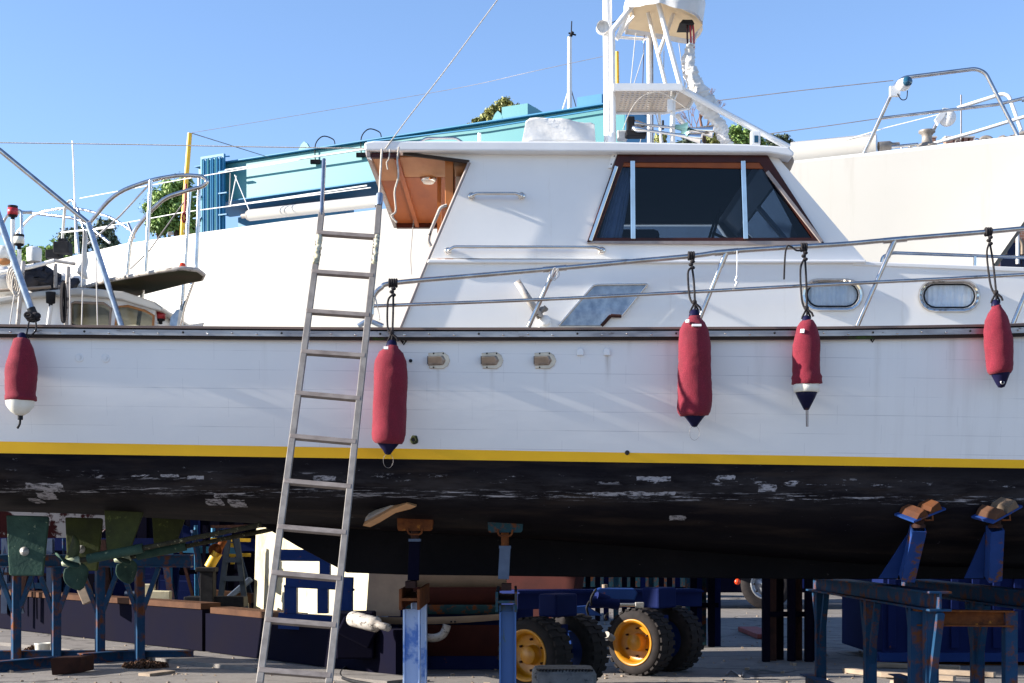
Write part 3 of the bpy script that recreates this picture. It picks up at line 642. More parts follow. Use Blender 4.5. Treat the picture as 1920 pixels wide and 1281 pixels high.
MB().box(P(1256, 198, 10.97), (.04, .05, .09)).build('junction_box', 'whitepaint', boat, bev=.004)
MB().bar(P(1272, 172, 10.98), P(1262, 192, 10.98), .05, .01).build('gusset', 'whitepaint', boat)
MB().tube(PP([(1276, 166), (1340, 202), (1480, 277)], 10.95), .024, 10).build('tower_stay', 'whitepaint', boat)
for a, b, Y in (((1231, -6), (1277, 166), 10.95), ((1214, 20), (1250, 166), 11.35), ((1264, 22), (1236, 100), 11.3), ((1180, 15), (1158, 72), 11.1), ((1190, 25), (1156, 74), 11.5)):
    MB().tube(PP([a, b], Y), .019 if Y < 11.2 else .016, 10).build('tower_strut', 'whitepaint', boat)
MB().tube(PP([(1161, 70), (1212, 74)], 11.5), .012).build('tower_strut', 'whitepaint', boat)
MB().tube(PP([(1308, 183), (1318, 166)], 11.3), .014).tube(PP([(1290, 205), (1312, 165)], 11.2), .014).build('tower_strut', 'whitepaint', boat)
MB().tube(PP([(1268, 215), (1316, 272)], 11.4), .018).build('tower_strut', 'whitepaint', boat)
# canopy (canvas console cover)
cp = MB()
lo = [P(1182, 10, 10.95), P(1234, 6, 10.85), P(1262, 18, 10.85), P(1304, 38, 10.9), P(1318, 55, 11.2), P(1292, 82, 11.6), P(1240, 72, 11.75), P(1178, 62, 11.75)]
up_ = [P(1188, -60, 10.95), P(1234, -62, 10.85), P(1266, -62, 10.85), P(1312, -62, 10.9), P(1322, -62, 11.2), P(1304, -50, 11.6), P(1240, -55, 11.75), P(1190, -55, 11.75)]
nn = 8; rows = []
for t in range(7): rows.append([lo[k].lerp(up_[k], t/6) for k in range(nn)]+[lo[0].lerp(up_[0], t/6)])
fine = []
for r in rows:
    q = []
    for k in range(nn): q += [r[k].lerp(r[k+1], j/5) for j in range(5)]
    fine.append(q+[r[-1]])
cp.grid(fine); cp.jitter(.07, 3).jitter(.02, 9); cp.build('canvas_canopy', 'canvas', boat)
lid = [p+V((0, 0, .035)) for p in lo]; cen = sum(lid, V())/8+V((0, 0, .10))
MB().add(lid+[cen], [(k, (k+1) % 8, 8) for k in range(8)]).build('canopy_underside', 'cream', boat)
MB().prism(PP([(1274, 44), (1280, 37), (1298, 37), (1302, 44)], 11.0), (0, .2, 0)).build('instrument_box', 'dark', boat)
for k, (a, b, mt) in enumerate((((1289, 42), (1290, 96), 'darkwood'), ((1294, 42), (1296, 92), 'red'), ((1299, 42), (1301, 90), 'red'))):
    MB().tube(cr(PP([a, ((a[0]+b[0])/2+k-1, 66), b], 11.05), 4), .007).build('cable', mt, boat)
sl = cr(PP([(1296, 86), (1291, 118), (1300, 150), (1312, 175), (1330, 205), (1346, 232), (1356, 252), (1370, 274)], 11.05), 12)
rr = [.034+.026*math.sin(math.pi*min(1, i/len(sl)*1.05))+.006*math.sin(i*2.3)+.010*(1 if 30 < i < 52 else 0) for i in range(len(sl))]
MB().tube(sl, rr, 16).jitter(.030, 13).jitter(.016, 38).build('cable_sleeve', 'canvas', boat)
# air horns
hz_ = MB(); hz_.lathe([(.0, 0), (.03, 0), (.03, .05), (.018, .09), (.011, .12), (.011, .42), (.02, .5), (.05, .64)], P(1183, 232, 11.0), P(1300, 243, 10.9)-P(1183, 232, 11.0), 16)
hz_.lathe([(.0, 0), (.028, 0), (.028, .05), (.018, .09), (.011, .12), (.011, .34), (.02, .42), (.045, .54)], P(1186, 241, 10.95), P(1290, 256, 10.85)-P(1186, 241, 10.95), 16)
hn = hz_.build('air_horn', 'chrome', boat)
for a, b, r in (((1266, 238), (1288, 241), .05), ((1278, 246), (1290, 250), .05)):
    d = P(*b, 10.88)-P(*a, 10.88); MB().lathe([(.018, 0), (.024, d.length*.5), (r, d.length)], P(*a, 10.86), d, 16).build('horn_bell', 'tealgrey', hn)
MB().box(P(1182, 236, 11.0), (.06, .08, .13)).box(P(1192, 252, 11.0), (.16, .1, .05)).build('horn_compressor', 'dark', hn, bev=.01)
MB().tube(PP([(1243, 243), (1243, 226)], 10.97), .009).build('horn_bracket', 'dark', hn)
MB().box(P(1166, 255, 11.1), (.08, .1, .07)).jitter(.01, 9).build('horn_relay', 'canvas', boat, bev=.01)
MB().tube(cr(PP([(1168, 243), (1180, 212), (1196, 188), (1215, 176), (1240, 174), (1265, 188), (1288, 204)], 10.86), 6), .0035, 6).build('loose_wire', 'rope', boat)
MB().tube(PP([(1158, 164), (1157, 97)], 11.2), .014, 8).build('yellow_pole', 'yellow', boat)
MB().tube(PP([(1218, 268), (1217, 68)], 11.7), .020, 10).build('signal_mast', 'whitepaint', boat)
MB().tube(PP([(1224, 268), (1223, 70)], 11.72), .008, 8).build('mast_track', 'capsteel', boat)
for a, b, mt in (((1182, 163), (1192, 62), 'wirelight'), ((1187, 163), (1207, 100), 'wirelight'), ((1205, 163), (1208, 66), 'darkwood'), ((1236, 212), (1240, 268), 'whitepaint'),
                 ((1244, 163), (1245, 95), 'wirelight'), ((1284, 163), (1273, 82), 'wirelight'), ((1284, 163), (1292, 120), 'wirelight'), ((1290, 206), (1297, 255), 'wirelight'), ((1229, 212), (1244, 268), 'wirelight'), ((1200, 268), (1206, 244), 'wirelight'), ((1128, 52), (1158, 38), 'dark')):
    MB().tube(PP([a, b], 11.35), .0035 if mt != 'whitepaint' else .012, 6).build('rigging_wire', mt, boat)
lb = MB().box(P(1416, 260, 10.8), (.07, .06, .105)).build('deck_light', 'whitepaint', boat, bev=.006)
MB().box(P(1418, 261, 10.765), (.03, .01, .052)).build('light_lens', 'lens', lb)
# hull-side ropes from the roof corner
# ---- stern gear: rudders, shafts, propellers
def rudder(px, Yr, mt):
    k = Yr/11.0
    sh = [(11, 966), (88, 968), (91, 972), (80, 1080), (20, 1080), (16, 1076)]
    def q(x, y):
        c = P(x, y, 11.0); return V((c.x+(0), Yr, c.z))
    rd = MB().prism([q(*s) for s in sh], (0, .035, 0)).build('rudder', mt, boat, bev=.012)
    c = q(46, 1034); MB().lathe([(.036, 0), (.034, -.01), (.014, -.024), (.008, -.034), (0, -.036)], c, (0, 1, 0), 18).build('anode', 'anode', rd)
rudder(45, 11.0, 'verdigris'); rudder(45, 12.45, 'olive')
def shaft(Ys):
    a = P(120, 1057, 11.0); b = P(490, 984, 11.0); a.y = b.y = Ys
    sft = MB().tube([a.lerp(b, t/12) for t in range(13)], .020, 10).jitter(.005, 30).build('propeller_shaft', 'barnacle', boat)
    MB().tube([a.lerp(b, .12), a.lerp(b, .40)], .038, 12).build('shaft_tube', 'verdigris', boat)
    c = a.lerp(b, .27); MB().prism([c+V((-.08, -.012, .02)), c+V((.10, -.012, .02)), c+V((.22, -.012, .36)), c+V((-.10, -.012, .36))], (0, .03, 0)).build('shaft_bracket', 'olive', boat, bev=.006)
    d = (b-a).normalized(); pr = MB().lathe([(0, -.02), (.018, -.015), (.022, .0), (.034, .03), (.036, .12), (.02, .13)], a, d, 14).build('propeller', 'bronzepale', boat)
    u = V((0, 1, 0)); w = d.cross(u).normalized()
    for k in range(3):
        an = math.radians(35+120*k); e = u*math.sin(an)+w*math.cos(an); e = -e if False else e; tq = d.cross(e)
        rows = []
        for i in range(9):
            t = i/8; r = .03+.21*t; ch = .10*math.sin(math.pi*(.18+.78*t))**.8+.005; tw = math.radians(62-34*t)
            rows.append([a+d*.06+e*r+(tq*math.cos(tw)+d*math.sin(tw))*ch*s for s in (-1, -.5, 0, .5, 1)])
        bl = MB().grid(rows); ob = bl.build('propeller_blade', 'verdigris' if k else 'olive', pr); so_ = ob.modifiers.new('t', 'SOLIDIFY'); so_.thickness = .010
shaft(11.0); shaft(12.45)
# split timber pads wedged against the bilge
# ------------------------------------------------------------------ fenders
def fender(cx, y0, y1, w, label, tail, knoty, knotx, tilt=0, marks=(), foldb=False):
    r = w/2/F*9.86; Yf = hullY(cx, 0)-r-.045
    z0 = P(cx, y0, Yf).z; z1 = P(cx, y1, Yf).z; L = z0-z1; c = P(cx, y1, Yf)
    t = thing('fender', label, 'fender', c, 'red covered fenders hanging on the hull')
    ax = V((tilt, 0, 1)).normalized()
    pr = [(r*.30, 0), (r*.80, .006), (r*.93, .03), (r*.99, .07), (r*1.0, L*.5), (r*.97, L-.20), (r*.88, L-.11), (r*.66, L-.055), (r*.36, L-.02), (r*.33, L-.005), (r*.18, L)]
    if tail == 'white': pr = [(r*.9, 0), (r*1.03, .004), (r*1.02, .03), (r*.96, .045), (r*1.0, L*.3), (r*1.0, L*.55), (r*.92, L-.16), (r*.75, L-.07), (r*.55, L-.01), (r*.4, L)]
    if foldb: pr = [(r*.9, 0), (r*1.08, .005), (r*1.02, .03), (r*1.08, .05), (r*.98, .075), (r*1.0, .2), (r*1.0, L*.6), (r*.9, L-.12), (r*.7, L-.04), (r*.5, L-.008), (r*.4, L)]
    pts = []
    for (a, b) in zip(pr, pr[1:]):
        n = max(1, int(abs(b[1]-a[1])/.02)); pts += [(lerp(a[0], b[0], k/n), lerp(a[1], b[1], k/n)) for k in range(n)]
    pts.append(pr[-1])
    MB().lathe(pts, c, ax, 36).jitter(.011, 6).jitter(.004, 24).build('fleece_cover', 'fleece', t)
    top = c+ax*L
    if tail == 'cone': MB().lathe([(.0, -.075), (r*.16, -.07), (r*.3, -.045), (r*.62, .002), (r*.75, .02)], c, ax, 24).build('end_cap', 'navyvinyl', t)
    elif tail == 'eye':
        ec = MB().lathe([(.0, -.095), (r*.22, -.09), (r*.35, -.07), (r*.6, -.015), (r*.75, .015)], c, ax, 24).build('end_cap', 'navyvinyl', t)
        MB().lathe([(.012, 0), (.016, -.006), (.009, -.008)], c+V((0, -r*.34, -.06)), (0, 1, 0), 12).build('eyelet', 'anode', ec)
    elif tail == 'white':
        MB().lathe([(.0, -.105), (r*.25, -.100), (r*.6, -.075), (r*.88, -.035), (r*.95, .01)], c, ax, 28).build('end_cap', 'whitevinyl', t)
        MB().lathe([(.018, -.0), (.018, .03)], c-V((0, 0, .13)), ax, 10).tube([c-V((0, 0, .12)), c-V((.003, 0, .16)), c-V((.02, 0, .19))], .008).build('tail_cord', 'dark', t)
    elif tail == 'band':
        MB().lathe([(r*.9, .01), (r*.95, 0), (r*.93, -.05), (r*.78, -.052)], c, ax, 28).build('white_band', 'whitevinyl', t)
        MB().lathe([(.0, -.175), (r*.18, -.172), (r*.3, -.15), (r*.62, -.09), (r*.78, -.055), (r*.74, -.05)], c, ax, 28).build('end_cap', 'navyvinyl', t)
        a = c-V((0, 0, .16)); MB().tube([a+V((-.006, -.02, 0)), a+V((-.004, -.02, -.13)), a+V((.006, -.02, -.13)), a+V((.006, -.02, 0))], .003, 6).build('tail_cord', 'darkwood', t)
    if tail in ('cone',):
        a = c-V((0, 0, .075)); MB().tube([a+V((math.sin(q)*.035, 0, -.04+math.cos(q)*.05)) for q in [k*math.pi/7 for k in range(14)]], .0013, 5, closed=True).build('wire_loop', 'wire', t)
    MB().lathe([(r*.34, -.01), (r*.28, .02), (r*.12, .035), (0, .035)], top, ax, 16).build('top_eye', 'navyvinyl', t)
    # rope
    if knoty is not None:
        K = P(knotx, knoty, ry_(knotx)); m = MB()
        knot(m, K, .0085, .026, 4 if cx < 1000 else 3)
        for q in range(3): m.ball(K+V((.006*(-1)**q, -.03, -.045-.022*q)), .018, (1, .8, .75), 10)
        E = top+V((0, 0, .05))
        m.tube(cr([K+V((.004, -.03, -.10)), K.lerp(E, .5)+V((.006, -.01, 0)), E+V((.004, 0, .02)), top+V((.0, 0, .02))], 5), .0075, 8)
        m.tube(cr([K+V((-.004, -.03, -.09)), K.lerp(E, .35)+V((-.032, -.012, 0)), K.lerp(E, .8)+V((-.030, -.01, 0)), E+V((-.004, 0, .02))], 5), .0075, 8)
        m.ball(E+V((0, -.006, .035)), .018, (1, .8, 1), 10).tube([E+V((0, -.01, .03)), E+V((.035, -.012, .0)), E+V((.045, -.012, -.025))], .0075)
        m.tube([E+V((0, 0, .03)), E+V((-.03, 0, -.03)), top+V((-.03, 0, .01))], .007).tube([E+V((0, 0, .03)), E+V((.026, 0, -.02)), top+V((.026, 0, .01))], .007)
        m.build('hanging_rope', 'rope_black', t)
    for (dx, dz, w_, h_, mt) in marks:
        x = dx*r; y = -math.sqrt(max(0, r*r*.98-x*x)); a = math.atan2(x, -y)
        R = Matrix.Rotation(a, 3, 'Z') @ Matrix.Rotation(-.35, 3, 'X')
        MB().box(c+V((x, y*.90, L-dz)), (w_, .012, h_), R).build('sewn_tag', mt, t, bev=.001)
    return t
fender(728, 647, 833, 64, 'large red fleece fender beside the ladder, with thick black ropes doubled to the rail', 'cone', 531, 737, .035, ((-.05, .035, .03, .02, 'whitepaint'),))
fender(1302, 590, 781, 63, 'largest red fleece fender, hanging amidships under the side window', 'cone', 480, 1296, 0, ((-.5, .06, .025, .022, 'whitepaint'), (.02, .09, .065, .016, 'whitepaint')))
fender(1512, 601, 722, 52, 'red fender with exposed white band and navy cone end, below a porthole', 'band', 464, 1507, 0, ((-.45, .085, .028, .028, 'whitepaint'),), True)
fender(1876, 571, 702, 51, 'red fender with a navy eyelet end at the right edge of the boat', 'eye', 435, 1853, -.07)
t = fender(38, 633, 752, 57, 'red fender with a rounded white end hanging at the stern left of the ladder', 'white', None, 0, .03)
m = MB(); c = P(62, 598, 9.93)
for k in range(3): m.tube([c+V((.04*math.cos(a)*(1-.2*k)-.01*k, -.02*k, .018*math.sin(a)+.01*k)) for a in [q*math.pi/6 for q in range(12)]], .009, 7, closed=True)
m.ball(c+V((.02, 0, .02)), .035, (1, .8, .8)); tp = P(44, 636, 9.82)
m.tube(cr([P(55, 602, 9.9), P(52, 615, 9.86), P(49, 633, 9.84)], 4), .006).tube(cr([P(67, 602, 9.9), P(67, 620, 9.86), P(52, 634, 9.84)], 4), .006).build('hanging_rope', 'rope_black', t)
# loose lines on the rail
tag(MB().tube(cr(PP([(1506, 468), (1494, 470), (1484, 463), (1476, 462), (1472, 480), (1470, 524)], 9.98), 5), .0065, 8).build('loose_black_line', 'rope_black'), 'short loose black line hanging over the guard rail beside a fender knot', 'rope')
m = MB().tube(cr(PP([(1382, 470), (1382, 500), (1381, 520)], 10.0), 3), .003, 6); 
for k in range(4): m.ball(P(1381+(-1)**k, 520+k*5, 10.0), .011, (1, .6, 1), 8)
tag(m.build('rope', 'whitepaint'), 'thin white cord with a small knot hanging from the guard rail', 'cord')
m = MB()
for k in range(4): m.tube([P(1040+9*math.cos(a+k)*(1-.15*k), 514+9*math.sin(a)*(1+.12*k), 9.98-.01*k) for a in [q*math.pi/6 for q in range(12)]], .0025, 5, closed=True)
tag(m.build('tie_wire', 'wirelight'), 'tangled pale tie wire wound round the top of a leaning stanchion', 'wire')
# ------------------------------------------------------------------ ladder
ld = thing('ladder', 'long worn aluminium ladder leaning against the motorboat, yellowed tape on its rails', 'ladder', PG(440, 1480))
def lad(x, y):
    t = (1281-y)/(1281-442); Y = 1/lerp(1/8.15, 1/9.75, t); return P(x, y, Y)
LL = [(607, 297), (602, 400), (596, 480), (590, 545), (487, 1281), (459, 1481)]; RR = [(712, 368), (706, 440), (704, 500), (617, 1281), (594, 1490)]
def rail_(pts, nm, w=.042):
    m = MB()
    for a, b in zip(pts, pts[1:]): m.bar(lad(*a), lad(*b), w, .026, (0, -1, .6))
    return m.build(nm, 'galv', ld, bev=.004)
def lx(side, y):
    if side: return interp(y, [(368, 712), (440, 707), (1281, 617), (1500, 593)])
    return interp(y, [(297, 607), (400, 603), (442, 599), (480, 594), (1281, 487), (1500, 458)])
rail_([(lx(0, y), y) for y in (400, 480, 1281, 1485)], 'side_rail'); rail_([(lx(1, y), y) for y in (368, 440, 1281, 1492)], 'side_rail')
MB().tube([lad(607, 298)+V((0, .02, 0)), lad(603, 405)], .015, 8).build('rail_extension', 'steel', ld)
for y in (441, 514, 588, 664, 743, 824, 908, 994, 1080, 1168, 1262, 1362, 1465):
    s = 5 if y < 700 else 8
    a = lad(lx(0, y)-4, y-s/2-1); b = lad(lx(1, y)+2, y+s/2+2)
    MB().bar(a, b, .034, .030, (0, -1, .6)).build('rung', 'rung', ld, bev=.003)
    if y < 900: MB().bar(a+V((-.006, .012, 0)), a+V((.012, .012, 0)), .03, .036).build('rung_end', 'dark', ld)
m = MB()
for k in range(9):
    y = 446+k*6; m.ball(lad(lx(0, y), y), .034, (.75, .8, .7), 10)
m.jitter(.012, 40).build('tape_wrap', 'weather', ld)
m = MB()
for k in range(9):
    y = 446+k*6; m.ball(lad(lx(1, y), y), .03, (.7, .8, .8), 10)
m.jitter(.010, 40).build('tape_wrap', 'weather', ld)
MB().lathe([(.024, -.05), (.027, 0), (.024, .05)], lad(711, 376), lad(712, 368)-lad(706, 440), 10).jitter(.006, 30).build('tape_wrap', 'plate', ld)
MB().tube(cr([lad(690, 552), lad(702, 556), lad(707, 572), lad(712, 600)], 5), .004).build('lashing', 'rope', ld)
# ropes
def rope(name, label, pts, r, mt, cat='rope', sm=True): return tag(MB().tube(cr(pts, 8) if sm else pts, r, 7).build(name, mt), label, cat)
rope('rope', 'pale rope rising from the aft roof corner to the upper sky', [P(722, 280, 10.5), P(770, 215, 10.5), P(840, 125, 10.5), P(940, -10, 10.5), P(1010, -105, 10.5)], .0045, 'rope')
rope('rope', 'straight pale line running level from the left edge to the cabin roof corner', [P(-200, 265, 10.6), P(240, 271, 10.6), P(450, 275, 10.6), P(722, 279, 10.6)], .004, 'rope')
rope('rope', 'white line hanging from the roof corner to the top of the ladder', [P(716, 280, 10.45), P(713, 330, 10.35), P(711, 372, 10.1)], .008, 'rope')
rope('rope', 'kinked white rope end dangling under the cockpit roof', [P(748, 276, 10.45), P(745, 300, 10.45), P(747, 330, 10.4), P(740, 360, 10.4), P(742, 395, 10.4), P(734, 405, 10.4), P(744, 417, 10.4)], .007, 'rope')
rope('rope', 'short frayed cord below the roof bracket', [P(731, 280, 10.45), P(729, 298, 10.45), P(725, 305, 10.45), P(727, 318, 10.45)], .005, 'rope')
rope('thin_cord', 'hair-thin brown cord trailing down from the edge of the wooden ceiling', [P(776, 404, 12.6), P(773, 440, 12.6), P(770, 480, 12.6), P(772, 515, 12.6)], .004, 'wire', 'cord')
rope('overhead_wire', 'long thin wire with small knots rising from the yellow pole towards the mast', [P(360, 249, 13), P(620, 206, 12.5), P(860, 165, 12), P(1000, 134, 11.5), P(1130, 106, 11.2)], .002, 'wire', 'wire')
rope('overhead_wire', 'dark wire slanting down from the yellow pole to the crane', [P(360, 250, 20), P(504, 295, 28)], .007, 'wire', 'wire', False)
# ------------------------------------------------------------------ yellow pole
yp = tag(MB().tube([PG(322, 1185)*1.0, P(342, 430, PG(322, 1185).y), P(356, 250, PG(322, 1185).y)], .035, 10).build('yellow_pole', 'yellow'), 'tall slim yellow pole rising beside the left boat pulpit', 'pole')
# ------------------------------------------------------------------ travel crane
def crY(x): 
    t = (x-435)/(690-435); return 1/lerp(1/30.0, 1/28.4, t)
def cp_(x, y, dY=0): return P(x, y, crY(x)+dY)
zt = cp_(435, 306).z
cr_ = thing('travel_crane', 'huge turquoise steel boat hoist beam rising behind the white yacht', 'crane', (cp_(430, 300).x, crY(430), 0))
u = (cp_(1150, 300)-cp_(435, 300)); u.z = 0; u.normalize(); nrm = V((-u.y, u.x, 0)); nrm = nrm if nrm.y > 0 else -nrm
A0 = V((cp_(372, 0).x, crY(372), 0)); B0 = V((cp_(1172, 0).x, crY(1172), 0))
def beam(a, b, z0, z1, w, nm, mt, off=0):
    a = V(a)+nrm*off; b = V(b)+nrm*off
    return MB().prism([V((a.x, a.y, z0)), V((b.x, b.y, z0)), V((b.x, b.y, z1)), V((a.x, a.y, z1))], nrm*w).build(nm, mt, cr_, bev=.01)
zb = cp_(440, 376).z
beam(A0, B0, zb, zt, 1.0, 'main_beam', 'turq')
beam(A0+u*(-.03), B0+u*.03, zt+.003, zt+.035, 1.18, 'top_flange', 'turqdk', -.09)
beam(A0+u*(-.03), B0+u*.03, zb-.035, zb-.003, 1.18, 'bottom_flange', 'turqdk', -.09)
MB().box(B0+u*.012+nrm*.5+V((0, 0, (zt+zb)/2)), (.02, 1.0, zt-zb-.01), Matrix.Rotation(math.atan2(u.y, u.x), 3, 'Z')).build('beam_end_plate', 'turqdk', cr_)  # end turned from the sun, its shade put into the colour
# cable rack column with vertical pipes
c0 = V((cp_(412, 0).x, crY(412), 0))-nrm*.22
Rz = Matrix.Rotation(math.atan2(u.y, u.x), 3, 'Z')
lg = MB().box(c0+nrm*.75+V((0, 0, (zt-2.0)/2)), (1.2, .9, zt-2.0), Rz).build('crane_leg', 'turqdk', cr_)
MB().box(c0+V((0, 0, (zt-.0+5.0)/2)), (.62, .06, zt-5.0+.3), Rz).build('cable_rack', 'turqdk', cr_)
for k in range(9):
    a = c0+u*(-.24+k*.06)-nrm*(.06+.02*(k % 2)); MB().tube([a+V((0, 0, 5)), a+V((0, 0, zt+.08)), a+nrm*.3+V((0, 0, zt+.16))], .016, 6).build('cable', 'turqdk' if k % 3 else 'turq', cr_)
for z in (zt-.25, zt-.7, zt-1.15, zt-1.6):
    for s in (-.34, .34): MB().box(c0+u*s-nrm*.08+V((0, 0, z)), (.22, .06, .025), Rz).build('rack_bracket', 'turqdk', cr_)
l2 = V((cp_(505, 0).x, crY(505), 0)); MB().box(l2+nrm*.9+V((0, 0, (zb-.2)/2)), (2.6, .6, zb-.2), Rz).build('crane_leg', 'turqdk', cr_)
MB().box(c0+u*3.2+nrm*1.5+V((0, 0, zb-.9)), (4.2, .3, .9), Rz).build('cross_member', 'turqdk', cr_)  # shaded panel under the beam, darkness put into the colour
# lugs, boxes on top
for x, w_ in ((570, 24), (933, 20)):
    b = V((cp_(x, 0).x, crY(x), zt+.03)); k = w_/F*28
    MB().prism([b+u*(-k/2*1.3)-nrm*.0, b+u*(k/2*1.3), b+u*(k*.28)+V((0, 0, .14)), b+V((0, 0, .19)), b+u*(-k*.28)+V((0, 0, .14))], nrm*.05).build('lifting_lug', 'turq', cr_)
for x, w_, h_ in ((965, .55, .24), (1105, .50, .20)):
    b = V((cp_(x, 0).x, crY(x), zt+.035)); MB().prism([b+u*(-w_/2), b+u*(w_/2), b+u*(w_/2)+V((0, 0, h_)), b+u*(-w_/2)+V((0, 0, h_))], nrm*.7).build('top_box', 'turq' if x < 1000 else 'turqdk', cr_)
for x in (592, 678):
    b = cp_(x, 0); b = V((b.x, crY(x)-.05, zt-.25)); MB().tube(cr([b, b+V((0, 0, .35)), b+V((.15, 0, .52)), b+V((.36, 0, .46)), b+V((.40, 0, .34))], 5), .012, 6).box(b, (.2, .08, .08)).build('cable_loop', 'dark', cr_)
MB().tube([V((cp_(400, 0).x, crY(400)-.25, zt-.20)), V((cp_(690, 0).x, crY(690)-.25, zt-.20))], .02, 6).build('conduit', 'whitepaint', cr_)
MB().tube([V((cp_(400, 0).x, crY(400)-.2, zb-.16)), V((cp_(690, 0).x, crY(690)-.2, zb-.12))], .018, 6).build('conduit', 'whitepaint', cr_)
MB().tube([V((cp_(690, 0).x, crY(690)-.1, zt-.02)), V((cp_(900, 0).x, crY(900)-.1, zt-.10)), V((cp_(1130, 0).x, crY(1130)-.1, zt-.08))], .016, 6).build('conduit', 'turqdk', cr_)
# ------------------------------------------------------------------ white sailing yacht behind
yc = thing('sailing_yacht', 'big cream white sailing yacht towering behind the motorboat, with bow rails at the right', 'yacht', (0, 16, 0))
sh = [(-140, 505, 5.29), (40, 497, 5.30), (100, 489, 5.30), (230, 458, 5.30), (370, 437, 5.31), (530, 415, 5.31), (700, 394, 5.32), (900, 372, 5.33), (1100, 348, 5.34), (1300, 326, 5.35), (1490, 305, 5.36), (1700, 284, 5.37), (1920, 262, 5.38), (1980, 255, 5.38), (2037, 248, 5.38)]
SP = []
for x, y, z in sh:
    Y = (z-EYE)*F/(HZ-y); SP.append(V(((x-960)/F*Y, Y, z)))
bow = SP[-1]; dv = V((-.82, .572, 0)); pn = V((.572, .82, 0))
def half(p): return (p-bow).dot(-pn)
rowsN = []; rowsF = []
for i, p in enumerate(SP):
    h = abs(half(p)); base = bow+dv*((p-bow).dot(dv)); base.z = p.z
    rake = .7*max(0, (p.x-1.0)/(bow.x-1.0))**2
    rN = []; rF = []
    for t, inw, dz in ((0, 0, 0), (.06, .0, -.10), (.3, .01, -.8), (.55, .03, -1.7), (.75, .10, -2.55), (.9, .55, -2.95), (1, 1.0, -3.1)):
        hh = h*(1-inw)
        q = base+dv*(rake*-dz)+V((0, 0, dz)); tg = (SP[-4]-SP[-1]); tg.z = 0; tg.normalize(); rN.append(p+pn*(h-hh)*(1 if t > .8 else .6)+tg*(rake*-dz)+V((0, 0, dz))); rF.append(q+pn*hh)
    rowsN.append(rN); rowsF.append(rF)
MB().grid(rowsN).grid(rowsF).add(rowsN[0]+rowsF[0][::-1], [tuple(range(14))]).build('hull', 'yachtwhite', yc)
MB().grid([[a[0]+V((0, 0, .0)), a[0].lerp(b[0], .1)+V((0, 0, .05)), b[0]] for a, b in zip(rowsN, rowsF)]).build('deck', 'whitepaint', yc)
kb = bow+dv*5.6
MB().prism([V((kb.x, kb.y, 2.3)), V((kb.x-1.8, kb.y+.8, 2.3)), V((kb.x-1.5, kb.y+.66, .35)), V((kb.x-.3, kb.y+.13, .35))], pn*.2).build('keel', 'maroon', yc)
def YP(x, y, dz=0):                                          # on / above the near deck edge
    a = [(s[0], p.y) for s, p in zip(sh, SP)]; return P(x, y, interp(x, a)+.06+dz)
def yt(pts, r, nm, mt='steel', rad=.0, d=0, parent=None):
    q = [YP(*p, d) for p in pts]; q = bend(q, rad) if rad else q
    return MB().tube(q, r, 10).build(nm, mt, parent or yc)
yt([(1618, 292), (1680, 158), (1694, 146), (1830, 129), (1848, 137), (1912, 262)], .020, 'pulpit', rad=.12)
yt([(1652, 222), (1870, 196), (1925, 183)], .016, 'pulpit_bar')
yt([(1916, 187), (1960, 182)], .024, 'pulpit_grip', 'plate')
yt([(1746, 252), (1766, 212)], .02, 'pulpit_leg', d=.5)
yt([(1795, 203), (1880, 176), (1892, 180), (1917, 250)], .020, 'far_pulpit', 'whitepaint', .08, .9)
yt([(1748, 270), (1830, 247), (1925, 218)], .018, 'far_rail', 'whitepaint', d=.8)
yt([(1328, 191), (1500, 170), (1675, 151)], .0045, 'lifeline', 'wire'); yt([(1420, 254), (1560, 235), (1650, 222)], .0045, 'lifeline', 'wire')
yt([(1556, 272), (1660, 240), (1764, 214)], .005, 'lifeline', 'whitepaint', d=.4)
b = YP(1694, 159, -.12); sp_ = MB().ball(b, .075, (1, .9, .85), 18).box(b+V((-.08, .03, -.06)), (.1, .05, .1)).build('spotlight', 'whitepaint', yc)
MB().lathe([(.045, .0), (.05, -.02), (0, -.03)], b+V((.02, -.055, .012)), (-.1, 1, 0), 20).build('spotlight_lens', 'lens', sp_)
MB().tube(cr([b+V((-.06, 0, -.09)), b+V((-.02, 0, -.15)), b+V((.03, 0, -.14)), b+V((.04, 0, -.06))], 4), .005).build('spotlight_strap', 'dark', sp_)
c = YP(1776, 221, .3); re_ = MB().lathe([(0, -.02), (.085, -.02), (.09, .0), (.085, .03), (0, .03)], c, (.3, 1, 0), 24).prism([c+V((-.10, -.02, -.08)), c+V((.02, -.02, .09)), c+V((-.04, -.02, .10)), c+V((-.13, -.02, -.02))], (0, .04, 0)).build('liferaft_reel', 'whitepaint', yc)
for k in range(4): MB().lathe([(.006, 0), (0, -.006)], c+V((-.02+.05*(k % 2), -.028, -.02+.05*(k//2))), (0, 1, 0), 8).build('bolt', 'dark', re_)
c = YP(1738, 277, .3); MB().lathe([(.11, 0), (.10, .03), (.055, .05), (.05, .10), (.055, .14), (.085, .155), (.085, .175), (0, .18)], c, seg=22).build('windlass', 'galv', yc)
m = MB()
for k in range(46):
    x = 1705+k*4.6; c = YP(x, 0, .18); zz = interp(x, [(s[0], s[2]) for s in sh])+.075+.02*math.sin(k*1.7); c = V((c.x, c.y+.08*math.sin(k*.6), zz)); a = k*math.pi/2
    m.tube([c+V((math.cos(q)*.028, math.sin(q)*.016*math.cos(a), math.sin(q)*.02*abs(math.sin(a))+math.sin(q)*.004)) for q in [j*math.pi/4 for j in range(8)]], .007, 5, closed=True)
m.build('anchor_chain', 'galv', yc)
yt([(1484, 288), (1644, 272)], .12, 'furled_boom', 'yachtwhite', d=.5)
MB().lathe([(.05, 0), (.05, .12), (.03, .15), (.03, .22)], YP(1647, 275, .4), (1, 0, .08), 14).build('boom_fitting', 'galv', yc)
